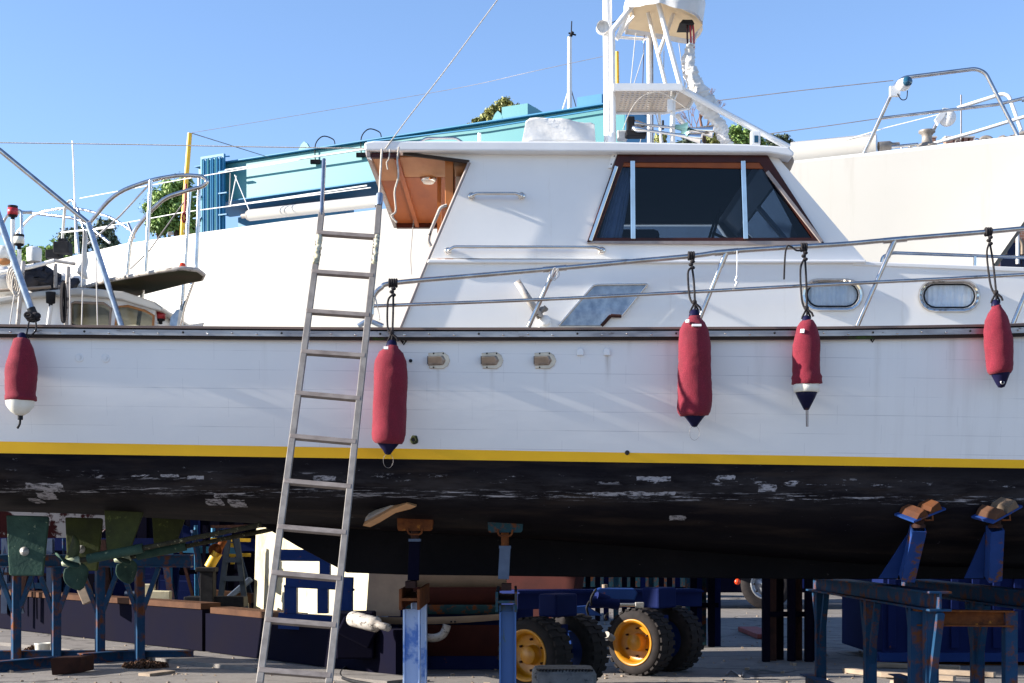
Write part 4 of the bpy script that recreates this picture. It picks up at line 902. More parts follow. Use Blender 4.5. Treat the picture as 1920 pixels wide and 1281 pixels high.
yt([(1672, 276), (1722, 271)], .018, 'deck_handrail', d=.3); yt([(1690, 276), (1690, 285)], .012, 'deck_handrail', d=.3); yt([(1706, 274), (1706, 283)], .012, 'deck_handrail', d=.3)
for a in (((1834, 270), (1842, 258), (1856, 258), (1864, 268)), ((1868, 268), (1875, 259), (1884, 257)), ((1886, 267), (1900, 256), (1925, 248))): yt(list(a), .022, 'deck_fitting', 'galv', .04, .2)
bm_ = [YP(468, 404, .5), YP(712, 377, .5)]
MB().tube([bm_[0].lerp(bm_[1], k/12) for k in range(13)], .073, 16).build('furled_boom', 'yachtwhite', yc)
MB().lathe([(.075, 0), (.06, -.03), (.03, -.04), (.03, -.12)], bm_[0], bm_[1]-bm_[0], 14).build('boom_end', 'galv', yc)
yt([(432, 325), (430, 386)], .006, 'lifeline', 'wire'); yt([(440, 328), (468, 396)], .006, 'lifeline', 'whitepaint'); yt([(443, 330), (432, 385)], .006, 'lifeline', 'whitepaint')
yt([(150, 372), (345, 336), (560, 300)], .006, 'lifeline', 'whitepaint'); yt([(180, 428), (345, 398), (695, 352)], .006, 'lifeline', 'whitepaint')
yt([(1040, 300), (1040, 346)], .02, 'stanchion')
for x, y in ((643, 409), (560, 420), (200, 472), (320, 442), (350, 438)): MB().box(YP(x, y-4, .1), (.07, .05, .04)).build('deck_cleat', 'galv', yc, bev=.008)
# stern arch and radar arch of the yacht (left)
yt([(20, 395), (45, 398), (150, 410), (205, 455)], .022, 'stern_arch', d=1.0, rad=.3)
yt([(30, 440), (60, 403), (105, 391), (150, 391), (210, 408), (245, 432)], .018, 'stern_arch', d=.6, rad=.35)
yt([(115, 475), (122, 385), (133, 374), (140, 380), (147, 475)], .02, 'stern_arch', d=.3, rad=.08)
yt([(145, 390), (164, 452)], .018, 'stern_arch', d=.3)
for k in range(5): yt([(115+k*20, 436-k*2), (135+k*20, 434-k*2)], .012, 'stern_rail', 'whitepaint')
yt([(240, 418), (252, 447)], .018, 'stern_rail')
yt([(136, 264), (139, 330), (142, 475)], .011, 'whip_antenna', 'whitepaint')
m = MB().box(YP(118, 466, .3), (.22, .2, .16)).box(YP(118, 456, .3), (.12, .1, .12)).box(YP(102, 478, .3), (.2, .2, .12)); m.build('stern_winch_box', 'dark', yc, bev=.01)
# ------------------------------------------------------------------ left fishing boat
fb = thing('fishing_boat', 'old white fishing boat with wheelhouse, bow platform and steel pulpit rails at the left', 'boat', (-4.6, 14.7, .9))
FBY = 14.6
def fp(x, y, d=0): return P(x, y, FBY+d)
# hull: bow to the right
hx = [(-700, 1.0), (-300, 1.0), (0, 1.0), (120, .92), (220, .7), (290, .4), (330, .12), (345, .01)]
rows = []; rf = []
for x, h in hx:
    X = (x-960)/F*FBY; dz = .25*max(0, (x-100)/245)**2; k = max(0, (x-100)/245)
    rn = []; rg = []
    for t, w_ in ((0, 1), (.35, .93), (.6, .8), (.8, .5), (1, .03)):
        z = 3.55+dz-(2.1)*t; X2 = X-.9*k*t; rn.append(V((X2, FBY+.95-h*w_*.95, z))); rg.append(V((X2, FBY+.95+h*w_*.95, z)))
    rows.append(rn); rf.append(rg)
MB().grid([r[:3] for r in rows]).grid([r[:3] for r in rf]).build('hull', 'whitepaint', fb)
fhb = mk('scraped_maroon_bottom', (.05, .012, .014), (.035, .01, .012), 3, .7, patch=((.42, .42, .45), 2.2, .50, .54, (1, 1, .6)))
MB().grid([r[2:] for r in rows]).grid([r[2:] for r in rf]).build('hull_bottom', fhb, fb)
MB().grid([[a[0], b[0]] for a, b in zip(rows, rf)], False).build('deck', 'deckgrey', fb)
# wheelhouse
wh = [(-260, 640), (-260, 575), (-40, 570), (60, 552), (150, 545), (232, 553), (292, 578), (288, 640)]
h1 = [(133, 625), (133, 570), (140, 567), (195, 569), (208, 578), (204, 625)]; h2 = [(214, 625), (222, 575), (240, 574), (272, 583), (288, 592), (287, 612), (282, 625)]
MB().holed([fp(*p) for p in wh], [[fp(*p) for p in h1], [fp(*p) for p in h2]], (0, .04, 0)).build('wheelhouse_side', 'whitepaint', fb)
MB().holed([fp(*p, 1.8) for p in wh], [[fp(*p, 1.8) for p in h1], [fp(*p, 1.8) for p in h2]], (0, .04, 0)).build('wheelhouse_side', 'whitepaint', fb)
for h_ in (h1, h2):
    w_ = MB().tube([fp(*p, -.01) for p in h_], .014, 6, closed=True).build('window', 'orangewood' if h_ is h2 else 'beige', fb)
    MB().add([fp(*p, .015) for p in h_], [tuple(range(len(h_)))]).build('window_glass', 'glassold', w_)
rfp = [(-260, 568), (-40, 562), (0, 557), (70, 546), (150, 539), (230, 546), (290, 566), (306, 578), (303, 584), (288, 580), (228, 562), (150, 553), (60, 558), (-40, 574), (-260, 580)]
MB().prism([fp(*p, -.10) for p in rfp], (0, 2.1, 0)).build('wheelhouse_roof', 'yachtwhite', fb, bev=.015)
MB().prism([fp(288, 578, .05), fp(292, 640, .05), fp(297, 640, .05), fp(293, 578, .05)], (0, 1.7, 0)).build('wheelhouse_front', 'whitepaint', fb)
MB().box(fp(90, 1000, .9)+V((0, 0, 2.2)), (.8, 1.2, .05)).build('cabin_floor', 'interior', fb)
def navlight(x, y, mt, d=-.15, s=1.0, band=None):
    c = fp(x, y, d); n = MB().lathe([(0, -.085*s), (.02*s, -.08*s), (.02*s, -.055*s), (.045*s, -.045*s), (.048*s, .045*s), (.05*s, .05*s), (.05*s, .065*s), (0, .07*s)], c, seg=18).build('navigation_light', 'dark', fb)
    if mt != 'dark': MB().lathe([(.049*s, -.03*s), (.052*s, -.03*s), (.052*s, .04*s), (.049*s, .04*s)], c, seg=18).build('light_lens', mt, n)
navlight(24, 398, 'red'); navlight(36, 452, 'whitevinyl'); navlight(95, 560, 'dark'); navlight(301, 593, 'red', .1)
MB().tube([fp(24, 412, -.15), fp(24, 500, -.15)], .022).tube([fp(36, 468, -.15), fp(38, 560, -.1)], .022).tube([fp(96, 572, -.15), fp(90, 612, -.1)], .022).build('light_post', 'whitepaint', fb)
MB().tube(bend([fp(24, 396, .1), fp(40, 394, .1), fp(41, 445, .1)], .05), .016).build('roof_rail', 'steel', fb)
MB().tube(bend([fp(-30, 600, .3), fp(0, 430, .3), fp(14, 400, .3), fp(60, 398, .3)], .2), .016).build('roof_rail', 'steel', fb)
def ft(pts, r, nm, mt='steel', rad=0, d=0): 
    q = [fp(*p, d) for p in pts]; q = bend(q, rad) if rad else q; return MB().tube(q, r, 10).build(nm, mt, fb)
# pulpit rails and platform
ft([(168, 418), (215, 362), (285, 337), (340, 328), (380, 331), (390, 340), (380, 350), (356, 356), (310, 370), (283, 395), (245, 440), (238, 515)], .022, 'pulpit', rad=.25, d=.5)
ft([(283, 338), (272, 515), (259, 610)], .021, 'pulpit_stanchion', d=.45); ft([(374, 334), (368, 510)], .020, 'pulpit_stanchion', d=.6); ft([(356, 355), (347, 502)], .020, 'pulpit_stanchion', d=1.2)
ft([(366, 515), (345, 575), (336, 612)], .020, 'platform_strut', d=.6); ft([(343, 530), (340, 612)], .024, 'platform_strut', d=.8)
ft([(282, 344), (225, 405), (165, 458)], .010, 'pulpit_brace', 'wirelight', d=.5); ft([(350, 372), (280, 470), (244, 505)], .007, 'pulpit_brace', 'wire', d=.9)
pf_ = [(150, 545), (200, 530), (300, 512), (340, 507), (370, 510), (382, 519), (378, 527), (350, 532), (255, 556), (170, 548)]
zp = fp(260, 530).z
def plt(x, y):                                              # point of a horizontal plate at height zp
    Y = (zp-EYE)*F/(HZ-y); return V(((x-960)/F*Y, Y, zp))
pts_ = [plt(*p) for p in pf_]
MB().prism(pts_, (0, 0, .03)).build('bow_platform', 'decksheen', fb, bev=.008)
MB().tube([p+V((0, 0, .02)) for p in pts_], .022, 8, closed=True).build('platform_edge', 'silver', fb)
MB().lathe([(.03, -.02), (.034, 0), (.03, .02), (0, .022)], plt(342, 512)+V((0, 0, .07)), (.3, -1, 0), 14).build('platform_knob', 'redorange', fb)
MB().prism([fp(318, 612), fp(320, 595), fp(331, 581), fp(336, 580), (fp(336, 584)), fp(331, 612)], (0, .12, 0)).build('anchor_roller', 'plate', fb)
# big poles and stays of a frame over the boat
ft([(-60, 240), (0, 282), (165, 418)], .026, 'frame_pole', d=-.2); ft([(-30, 330), (62, 590)], .034, 'frame_pole', 'plate', d=-.6)
MB().tube([fp(58, 578, -.62), fp(68, 602, -.62)], .042, 12).build('pole_foot', 'dark', fb)
ft([(165, 418), (172, 440), (228, 612)], .030, 'frame_pole', 'plate', d=-.3)
for a, b in (((157, 430), (153, 538)), ((179, 440), (183, 612)), ((155, 545), (153, 612)), ((131, 520), (132, 612)), ((28, 545), (18, 612))): ft([a, b], .006, 'stay_wire', 'wirelight', d=-.25)
ft([(104, 495), (104, 540)], .020, 'roof_post', 'silver', d=.2); ft([(128, 500), (123, 612)], .022, 'roof_post', 'silver', d=-.2); ft([(44, 490), (33, 612)], .022, 'roof_post', 'silver', d=-.2)
ft([(0, 545), (95, 538)], .016, 'roof_spar', 'palewood', d=-.1); ft([(0, 512), (60, 500), (102, 489)], .022, 'roof_spar', 'whitepaint', d=.1); ft([(103, 489), (141, 495)], .018, 'roof_spar', 'silver', d=.1)
m = MB()
for (x, y, s) in ((60, 525, .16), (50, 520, .13), (72, 522, .15), (84, 520, .12), (92, 528, .11), (68, 514, .1), (100, 532, .09)): m.ball(fp(x, y, .3), s, (1.3, 1.2, .8), 16)
m.jitter(.07, 14).jitter(.03, 40).build('black_tarp', 'tarp', fb)
m = MB()
for (x, y, s) in ((5, 530, .2), (-15, 525, .22), (18, 520, .12)): m.ball(fp(x, y, .5), s, (1.2, 1, .8), 16)
m.jitter(.05, 16).build('sail_bag', 'canvas', fb); m = MB()
for (x, y, s) in ((110, 530, .10), (122, 528, .11), (138, 530, .11)): m.ball(fp(x, y, .5), s, (1.2, 1, .8), 16)
m.jitter(.04, 16).build('sail_bag', 'canvas', fb)
MB().tube(cr([fp(140, 530, .2), fp(128, 536, .1), fp(112, 538, .1)], 4), .05, 10).jitter(.03, 20).build('black_tarp', 'tarp', fb)
m = MB()
for k in range(4):
    m.tube([fp(22+3*k+8*math.cos(a), 522+22*math.sin(a)+4*k, -.2-.02*k) for a in [q*math.pi/8 for q in range(16)]], .009, 6, closed=True)
m.build('rope_coil', 'rope', fb)
m = MB()
for k in range(4): m.tube([fp(117+k*1.2+3.5*math.cos(a), 567+38*math.sin(a), -.3-.015*k) for a in [q*math.pi/8 for q in range(16)]], .008, 6, closed=True)
m.build('rope_coil', 'rope_black', fb)
rows_ = [[fp(lerp(158, 147, t), lerp(430, 512, t), -.1+.02*math.sin(t*9)), fp(lerp(160, 156, t), lerp(428, 522, t), -.06+.03*math.sin(t*7+1)), fp(lerp(161, 162, t), lerp(432, 525, t), -.1)] for t in [k/10 for k in range(11)]]
m = MB().grid(rows_); m.jitter(.03, 8); fl = m.build('torn_flag', 'canvas', fb); sm_ = fl.modifiers.new('t', 'SOLIDIFY'); sm_.thickness = .006
MB().ball(fp(6, 480, .1), .11, (1, 1, 1), 16).build('float_ball', 'whitevinyl', fb); MB().ball(fp(8, 489, .04), .055, (1.4, 1, .7), 12).jitter(.02, 20).build('orange_net', 'orangewood', fb)
MB().lathe([(.075, 0), (.08, .06), (.078, .14), (.05, .155), (0, .155)], fp(64, 491, .6), seg=20).jitter(.006, 12).build('white_canister', 'canvas', fb)
m = MB()
for k in range(5): m.tube([P(345+3*math.cos(a), 408+9*math.sin(a), 15.2) for a in [q*math.pi/6 for q in range(12)]], .012, 6, closed=True)
m.tube([P(349, 345, 15.2), P(346, 400, 15.2)], .012, 6).build('red_line', 'red', fb)
# ------------------------------------------------------------------ props and stands under the hull
def prop(cx, pad, postx, beamy, label, mp, mpost, mlow, Y=10.75):
    t = thing('boat_prop', label, 'boat stand', (P(cx, 0, Y).x, Y, 0), 'steel props under the middle of the hull')
    x0, x1, y0, y1 = pad; n = (y1-y0)
    hd = MB().prism(PP([(x0, y0), (x1, y0), (x1-2, y1-4), (x1-5, y1), (x0+3, y1), (x0+1, y1-5)], Y-.12), (0, .16, .04)).build('pad', mp, t, bev=.006)
    MB().prism(PP([(x0+1, y0-3), (x1, y0-3), (x1, y0), (x0, y0)], Y-.13), (0, .22, .05)).build('pad_plate', 'blue2' if mp == 'tealrust' else 'rustdark', t)
    MB().tube(bend(PP([(cx-14, y1-6), (cx-12, y1+6), (cx+12, y1+6), (cx+14, y1-6)], Y-.13), .03), .008, 6).build('pad_clamp', 'rust', hd)
    a, b = P(cx, y1, Y-.05), P(cx, postx[2], Y-.05)
    MB().tube([a, b], .030, 12).build('screw_rod', 'rustdark' if mp == 'rust' else 'rust', t)
    MB().box(P(cx, postx[2], Y-.05), (.09, .09, .02)).build('post_collar', 'greyblue', t)
    MB().chan(P(cx, postx[2]+1, Y-.05), P(cx+(postx[0]-cx), postx[3], Y-.05), .082, .082, .008, (0, 1, 0)).build('upper_post', mpost, t, bev=.003)
    by0, by1, bx0, bx1 = beamy; zc_ = P(0, (by0+by1)/2, Y-.25).z; X = P((bx0+bx1)/2, 0, Y-.25).x; w = (bx1-bx0)/F*(Y-.25); h = (by1-by0)/F*(Y-.25)
    bm1 = MB()
    bm1.hbeam(V((X, Y-.25, zc_)), V((X, Y+1.0, zc_)), h, w, .020, (1, 0, 0))
    bm1.build('base_beam', 'rust' if mp == 'rust' else 'tealrust', t, bev=.002)
    MB().box(V((X, Y-.05, zc_+h/2+.03)), (.075, .22, .05)).build('post_socket', 'rustdark', t)
    MB().hbeam(V((X+.01, Y-.12, 0)), V((X+.01, Y-.12, zc_-h/2)), .125, .125, .012, (1, 0, 0)).box(V((X+.01, Y-.12, .01)), (.26, .26, .02)).build('lower_post', mlow, t, bev=.002)
    MB().hbeam(V((X+.0, Y+.85, 0)), V((X+.0, Y+.85, zc_-h/2)), .125, .125, .012, (1, 0, 0)).build('lower_post', mlow, t)
    MB().bar(V((X+.02, Y+.3, zc_-.6)), V((X+.02, Y+.02, zc_-1.15 if zc_ > 1.2 else .15)), .06, .06).build('post_brace', 'rustdark', t)
    return t
prop(778, (744, 813, 964, 996), (775, 0, 1013, 1088), (1105, 1144, 748, 787), 'rusty topped prop under the hull with white over blue lower post, beside the ladder', 'rust', 'navydark', 'whiteblue')
prop(947, (914, 982, 970, 999), (944, 0, 1026, 1086), (1110, 1148, 929, 970), 'teal topped prop with grey upper post and blue lower post, left of the yellow wheels', 'tealrust', 'greyblue', 'bluepost')
w = MB(); 
w.prism(PP([(680, 986), (735, 955), (763, 944), (781, 950), (770, 955), (742, 962), (712, 980), (694, 989)], 10.25), (0, .10, .03))
w.build('wood_shim', 'orangewood', bev=.003); wo = COL.objects['wood_shim']; tag(wo, 'split orange timber wedge jammed under the hull beside a rusty prop pad', 'timber')
w = MB().prism(PP([(683, 978), (690, 970), (732, 948), (758, 942), (764, 945), (735, 953), (700, 972)], 10.33), (0, .08, .03)).build('wood_shim', 'palewood', bev=.003)
tag(w, 'dark thin timber offcut behind the split orange wedge', 'timber')
# ---- trestles: H beam on Y-braced posts
def trestle(label, A, B, h, w, posts, mt, mtp, brace=.42, rot=0, group='steel trestles under the boats', base=True, pw=.095):
    """A,B beam-end centres of top; posts = fractions along"""
    A, B = V(A), V(B); t = thing('steel_trestle', label, 'boat stand', ((A.x+B.x)/2, (A.y+B.y)/2, 0), group); d = (B-A).normalized(); s = V((-d.y, d.x, 0)).normalized()
    MB().hbeam(A, B, w, h, .016).build('top_beam', mt, t, bev=.002)
    zb = A.z-h/2
    for k in posts:
        c = A.lerp(B, k); zt_ = c.z-h/2
        ang = rot
        up = V((math.cos(ang), math.sin(ang), 0))
        MB().chan(V((c.x, c.y, 0.002)), V((c.x, c.y, zt_)), pw, pw, .01, up).build('post', mtp, t, bev=.003)
        for sg in (-1, 1):
            MB().bar(V((c.x, c.y, zt_-brace*1.25))+d*(sg*.03), V((c.x, c.y, zt_-.01))+d*(sg*brace*.52), .05, .05).build('brace', mtp, t, bev=.002)
    if base: MB().hbeam(V((A.x, A.y, .06))+s*.08, V((B.x, B.y, .06))+s*.08, .12, .12, .01).build('base_rail', mtp, t)
    return t
# right hand trestles (beams run away to the left)
a = P(1764, 1128, 10.25); b = P(1526, 1093, 14.0); b.z = a.z
trestle('nearer right-hand blue trestle, blotched with rust, its open beam end facing the yard', a+V((0, 0, .0)), b, .145, .16, (.06, .48, .93), 'bluerust', 'bluerust')
a2 = P(1990, 1132, 10.25); b2 = V((a2.x+(b.x-a.x), a2.y+(b.y-a.y), a2.z)); 
trestle('far right blue trestle running out of frame, with rusty post and top beam', a2, b2, .145, .16, (.10, .45, .9), 'bluerust', 'bluerust')
MB_ = MB().hbeam(P(1716, 1158, 10.6), P(1896, 1160, 10.6), .12, .12, .012).build('rust_beam', 'rust'); tag(MB_, 'rusty cross beam bolted between the two right-hand trestles', 'beam')
pq = thing('rusty_post_frame', 'rust-streaked near posts carrying the rusty cross beam at the right', 'frame', P(1805, 1400, 10.6))
for x, mt in ((1716, 'bluerust'), (1893, 'bluerust')): MB().chan(V((P(x, 0, 10.6).x, 10.6, 0.002)), V((P(x, 0, 10.6).x, 10.6, P(0, 1146, 10.6).z)), .09, .09, .01, (1, 0, 0)).build('post', mt, pq)
M['orangeshaded'] = mk('shade_painted_orange_timber', (.10, .038, .016), (.06, .028, .02), 9, .85, bs=.3); M['timbershaded'] = mk('shade_painted_grey_timber', (.17, .12, .085), (.11, .08, .055), 9, .85, bs=.3)  # timber colours darkened to paint in the shade under the hull
def jack(cx, label, lean, Y=10.42, by=1083, ty=965):
    t = thing('blue_jack', label, 'boat jack', P(cx, by, Y), 'bright blue jacks with timber pads at the bow')
    a = P(cx, by+2, Y); b = P(cx+lean, 990, Y-.24)
    MB().chan(a, b, .10, .10, .01, (0, 1, 0)).build('jack_post', 'brightblue', t, bev=.003)
    u_ = a+V((-.19, .06, .0)); MB().prism([u_, a+V((-.05, .06, 0)), b+V((-.05, .06, -.03))], (0, .014, 0)).build('gusset', 'blue2', t)
    MB().tube([b, b+V((.012, 0, .07))], .034, 12).lathe([(.05, 0), (.05, .02), (.036, .03)], b, seg=16).build('jack_screw', 'rustdark', t)
    c = b+V((.012, 0, .115)); R = Matrix.Rotation(math.radians(-10 if lean > 9 else -16), 3, 'Y') @ Matrix.Rotation(math.radians(22), 3, 'X') @ Matrix.Rotation(math.radians(24), 3, 'Z')
    p = MB().box(c, (.30, .20, .014), R).build('jack_plate', 'brightblue', t)
    MB().tube([c+V((.0, -.05, -.02)), c+V((.02, -.07, -.06)), c+V((.07, -.07, -.06)), c+V((.07, -.05, 0))], .008, 6).build('swivel_clamp', 'rust', t)
    q = R @ V((0, 0, 1)); e = R @ V((1, 0, 0)); f = R @ V((0, 1, 0))
    for (s0, s1, hh, mt) in ((-.12, -.01, .06, 'brownbeam' if lean < 9 else 'orangeshaded'), (-.005, .12, .075, 'timbershaded' if lean < 9 else 'orangeshaded')):
        MB().prism([c+q*.008+e*s0-f*.10, c+q*.008+e*s1-f*.10, c+q*hh+e*(s1-.03)-f*.10, c+q*(hh*.7)+e*(s0+.03)-f*.10], f*.19).build('timber_wedge', mt, t, bev=.004)
    return t
jack(1700, 'left-hand bright blue jack with orange timber wedges under the bow', 22)
jack(1862, 'right-hand bright blue jack with greyed timber wedge, nearer the bow', 4)
# left trestle behind the rudders
P0 = PG(-60, 1240); Yt = PG(0, 1240).y
zt_ = 1.5-52/F*Yt
trestle('blue-grey trestle behind the rudders at the left with cream sunlit post edges', (P(-130, 0, Yt).x, Yt, zt_), (P(360, 0, Yt).x, Yt, zt_), .15, .15, (.327, .48, .648, .80), 'bluerust', 'bluerust', .42, math.radians(35))
brs = MB().hbeam(PG(-20, 1262)+V((0, 0, .06)), PG(110, 1250)+V((0, 0, .06)), .12, .12, .012).build('base_channel', 'bluerust'); tag(brs, 'blue steel channel lying on the ground in front of the left trestle', 'beam')
brs = MB().hbeam(PG(150, 1245)+V((0, 0, .06)), PG(255, 1237)+V((0, 0, .06)), .12, .12, .012).build('base_channel', 'bluerust'); tag(brs, 'short blue channel on the ground between the rusty block and the chain heap', 'beam')
# navy barrier beams
def gb(x, y): return PG(x, y)
a, b = gb(-150, 1160), gb(395, 1221)
nb = thing('barrier_beam', 'long dark navy steel beam with a brown timber top lying across the yard', 'beam', a)
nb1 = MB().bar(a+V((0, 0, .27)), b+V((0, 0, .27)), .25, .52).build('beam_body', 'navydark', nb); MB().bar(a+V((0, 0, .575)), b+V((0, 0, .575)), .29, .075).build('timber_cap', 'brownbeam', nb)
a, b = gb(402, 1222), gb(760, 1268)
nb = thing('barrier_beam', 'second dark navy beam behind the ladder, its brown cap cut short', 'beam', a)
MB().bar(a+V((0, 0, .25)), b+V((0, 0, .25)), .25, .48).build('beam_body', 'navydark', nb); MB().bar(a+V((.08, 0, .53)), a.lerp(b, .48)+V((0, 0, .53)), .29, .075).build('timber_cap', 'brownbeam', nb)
k = gb(-100, 1188); st_ = MB().bar(gb(-100, 1195)+V((0, 0, .02)), gb(760, 1282)+V((0, 0, .02)), .5, .05).build('concrete_kerb', 'ground'); tag(st_, 'low concrete kerb along the foot of the navy beams', 'kerb')
# white sunlit sheet
ya = 18.6
sh_ = MB().prism([P(474, 1190, 19.8), P(480, 990, 19.8), P(600, 985, 18.5), P(692, 985, 17.5), P(692, 1190, 17.5)], (.05, .10, 0)).build('white_sheet', 'weather'); tag(sh_, 'tall stained white panel standing in the sun behind the ladder', 'panel')
# blue fabricated frame
bf = thing('welded_cradle', 'royal blue welded steel frame standing behind the lower ladder', 'frame', P(590, 1190, 16.2))
yb = 16.3
def bb(x0, y0, x1, y1, w=.13, d=0, nm='frame_tube', mt='blue2'): MB().chan(P(x0, y0, yb+d), P(x1, y1, yb+d), w, w, .01, (0, 1, 0)).build(nm, mt, bf, bev=.002)
bb(527, 1041, 606, 1042, .13); bb(610, 1031, 610, 1085, .12); bb(537, 1090, 662, 1094, .14); bb(532, 1099, 665, 1106, .025); bb(546, 1100, 546, 1150, .14); bb(606, 1102, 606, 1150, .12); bb(648, 1104, 648, 1160, .16)
bb(523, 1158, 650, 1166, .12); bb(523, 1170, 650, 1178, .10, .02); bb(648, 1160, 640, 1190, .14)
# weathered cylinder
wc = MB().lathe([(0, -.02), (.075, 0), (.08, .02), (.08, .40), (.06, .42), (.04, .46), (.04, .6), (0, .6)], P(660, 1160, 14.8), P(740, 1180, 14.3)-P(660, 1160, 14.8), 18).build('weathered_cylinder', 'silver'); tag(wc, 'weathered grey white cylinder lying slanted beside the ladder foot', 'cylinder')
tag(MB().box(P(668, 1190, 15.2), (.4, .3, .5)).bar(P(640, 1170, 15.1), P(700, 1200, 15.1), .2, .2).build('cylinder_bracket', 'navydark', bev=.02), 'dark block carrying the weathered cylinder', 'bracket')
# upturned beige/brown boat bottom
ub = thing('small_boat', 'small beige and maroon boat bottom on the ground behind the centre props', 'boat', P(850, 1200, 15.6))
yu = 15.4
MB().prism(PP([(686, 1155), (692, 1070), (765, 1068), (770, 1100), (752, 1110), (750, 1156)], yu), (0, .04, 0)).build('transom_board', 'beige', ub, bev=.004)
def band(y0, y1, mt, nm, d=0, sag=0, x0=760, x1=950):
    m = MB(); rows = []
    for k in range(9):
        t = k/8; x = lerp(x0, x1, t); s = sag*(1-(2*t-.6)**2); rows.append([P(x, y0+s*.7, yu+d), P(x, y1+s, yu+d+.03), P(x, y1+s, yu+d+.5)])
    m.grid(rows).build(nm, mt, ub)
band(1060, 1101, 'beige', 'upper_planking', .05); band(1101, 1134, 'maroon', 'maroon_band', .0); band(1134, 1152, 'tealrust', 'teal_band', -.02); band(1154, 1166, 'beige', 'rubbing_band', -.05, 5, 690); band(1172, 1230, 'maroon', 'lower_hull', .12, 0)
MB().tube(cr(PP([(800, 1196), (818, 1196), (832, 1188), (838, 1172)], yu-.1), 4), .045, 12).build('exhaust_pipe', 'silver', ub)
for x in (846, 853): MB().lathe([(.012, 0), (0, -.01)], P(x, 1166, yu-.06), (0, 1, 0), 8).build('bolt', 'dark', ub)
MB().box(P(865, 1210, yu+.5), (1.6, .5, .9)).build('cradle_block', 'blue', ub, bev=.02)
# ------------------------------------------------------------------ yard transporter with yellow wheels
tr_ = thing('boat_transporter', 'navy yard transporter with fat black tyres on yellow rims', 'trailer', (1.2, 15.2, 0))
axd = V((.64, .77, 0)).normalized(); trv = V((.77, -.64, 0))
def wheel(x, y, R, lit=True):
    Yw = (EYE-R)*F/(y-HZ); c = V(((x-960)/F*Yw, Yw, R)); w = .26
    wh_ = MB()
    wh_.lathe([(R*.66, .0), (R*.72, -.012), (R*.92, .0), (R*.985, .03), (R, .05), (R, w-.03), (R*.95, w), (R*.7, w)], c, axd, 48)
    tw = wh_.build('tyre', 'tyre', tr_)
    u_ = V((0, 0, 1)); v_ = axd.cross(u_); n = 26; lm = MB()
    for k in range(n):
        an = 2*math.pi*k/n
        for half_, off in ((.0, 0), (.5, math.pi/n)):
            e = u_*math.cos(an+off)+v_*math.sin(an+off); tq = axd.cross(e)
            Rm = Matrix((axd, tq, e)).transposed(); lm.box(c+axd*(w*(.26+half_))+e*(R-.002), (w*.46, R*.14, .022), Rm)
    lm.build('tyre_tread', 'tyre', tw)
    rm = MB().lathe([(R*.70, .004), (R*.71, -.016), (R*.67, -.02), (R*.64, -.006), (R*.60, .0), (R*.585, .05), (R*.55, .075), (R*.50, .08), (R*.30, .10), (R*.26, .10), (R*.255, .02), (R*.24, .012), (0, .010)], c, axd, 44).build('rim', 'rim', tr_)
    for k in range(6):
        an = 2*math.pi*k/6; e = u_*math.cos(an)+v_*math.sin(an); MB().lathe([(.012, .085), (.012, .06), (0, .058)], c+e*R*.42, axd, 8).build('wheel_nut', 'rustdark', rm)
    return c
c1 = wheel(987, 1229, .35); c2 = wheel(1187, 1205, .35)
for c in (c1, c2):
    for off in (.58,):
        q = c+axd*off
        tw = MB().lathe([(.22, .0), (.25, -.01), (.32, .0), (.345, .03), (.35, .05), (.35, .23), (.33, .26), (.24, .26)], q, axd, 40).build('tyre', 'tyre', tr_); lm = MB(); u_ = V((0, 0, 1)); v_ = axd.cross(u_)
        for k in range(26):
            an = 2*math.pi*k/26
            for half_, o2 in ((.0, 0), (.5, math.pi/26)):
                e = u_*math.cos(an+o2)+v_*math.sin(an+o2); lm.box(q+axd*(.26*(.26+half_))+e*.349, (.12, .048, .022), Matrix((axd, axd.cross(e), e)).transposed())
        lm.build('tyre_tread', 'tyre', tw); MB().lathe([(.23, .03), (.1, .06), (0, .06)], q, axd, 20).build('rim', 'blue2', tr_)
    m = MB().box(c+axd*.42+V((0, 0, .05)), (.26, .12, .45), Matrix((trv, axd, V((0, 0, 1)))).transposed()); m.build('axle_fork', 'blue', tr_, bev=.01)
    MB().box(c+axd*.42+trv*.05+V((0, 0, .46)), (.22, .34, .22), Matrix((trv, axd, V((0, 0, 1)))).transposed()).build('swivel_block', 'blue', tr_, bev=.02)
    MB().tube([c+axd*.03, c+axd*.80], .05, 12).build('axle', 'navydark', tr_)
MB().bar(P(955, 1124, 14.9), P(1300, 1120, 16.4), .3, .20).build('chassis_beam', 'blue', tr_, bev=.01)
MB().bar(P(955, 1111, 14.9), P(1300, 1108, 16.4), .36, .02).build('chassis_flange', 'blue', tr_)
MB().prism(PP([(1114, 1108), (1125, 1103), (1190, 1104), (1196, 1112), (1190, 1126), (1120, 1124)], 14.6), (0, .2, 0)).build('swivel_plate', 'blue2', tr_, bev=.01)
cy = MB().tube([P(1108, 1126, 14.45), P(1160, 1134, 14.5)], .055, 14).tube([P(1118, 1118, 14.45), P(1140, 1126, 14.5)], .05, 12).build('hydraulic_cylinder', 'blue', tr_)
MB().tube([P(1160, 1134, 14.5), P(1190, 1134, 14.5)], .018, 10).build('piston_rod', 'chrome', cy); MB().box(P(1199, 1135, 14.5), (.09, .06, .06)).build('rod_clevis', 'anode', cy, bev=.008)
MB().prism(PP([(1075, 1138), (1100, 1136), (1130, 1155), (1076, 1154)], 14.4), (0, .12, 0)).build('step_plate', 'blue2', tr_, bev=.004)
MB().tube([P(1134, 1096, 14.7), P(1134, 1106, 14.7)], .03, 12).build('grease_cap', 'palewood', tr_)
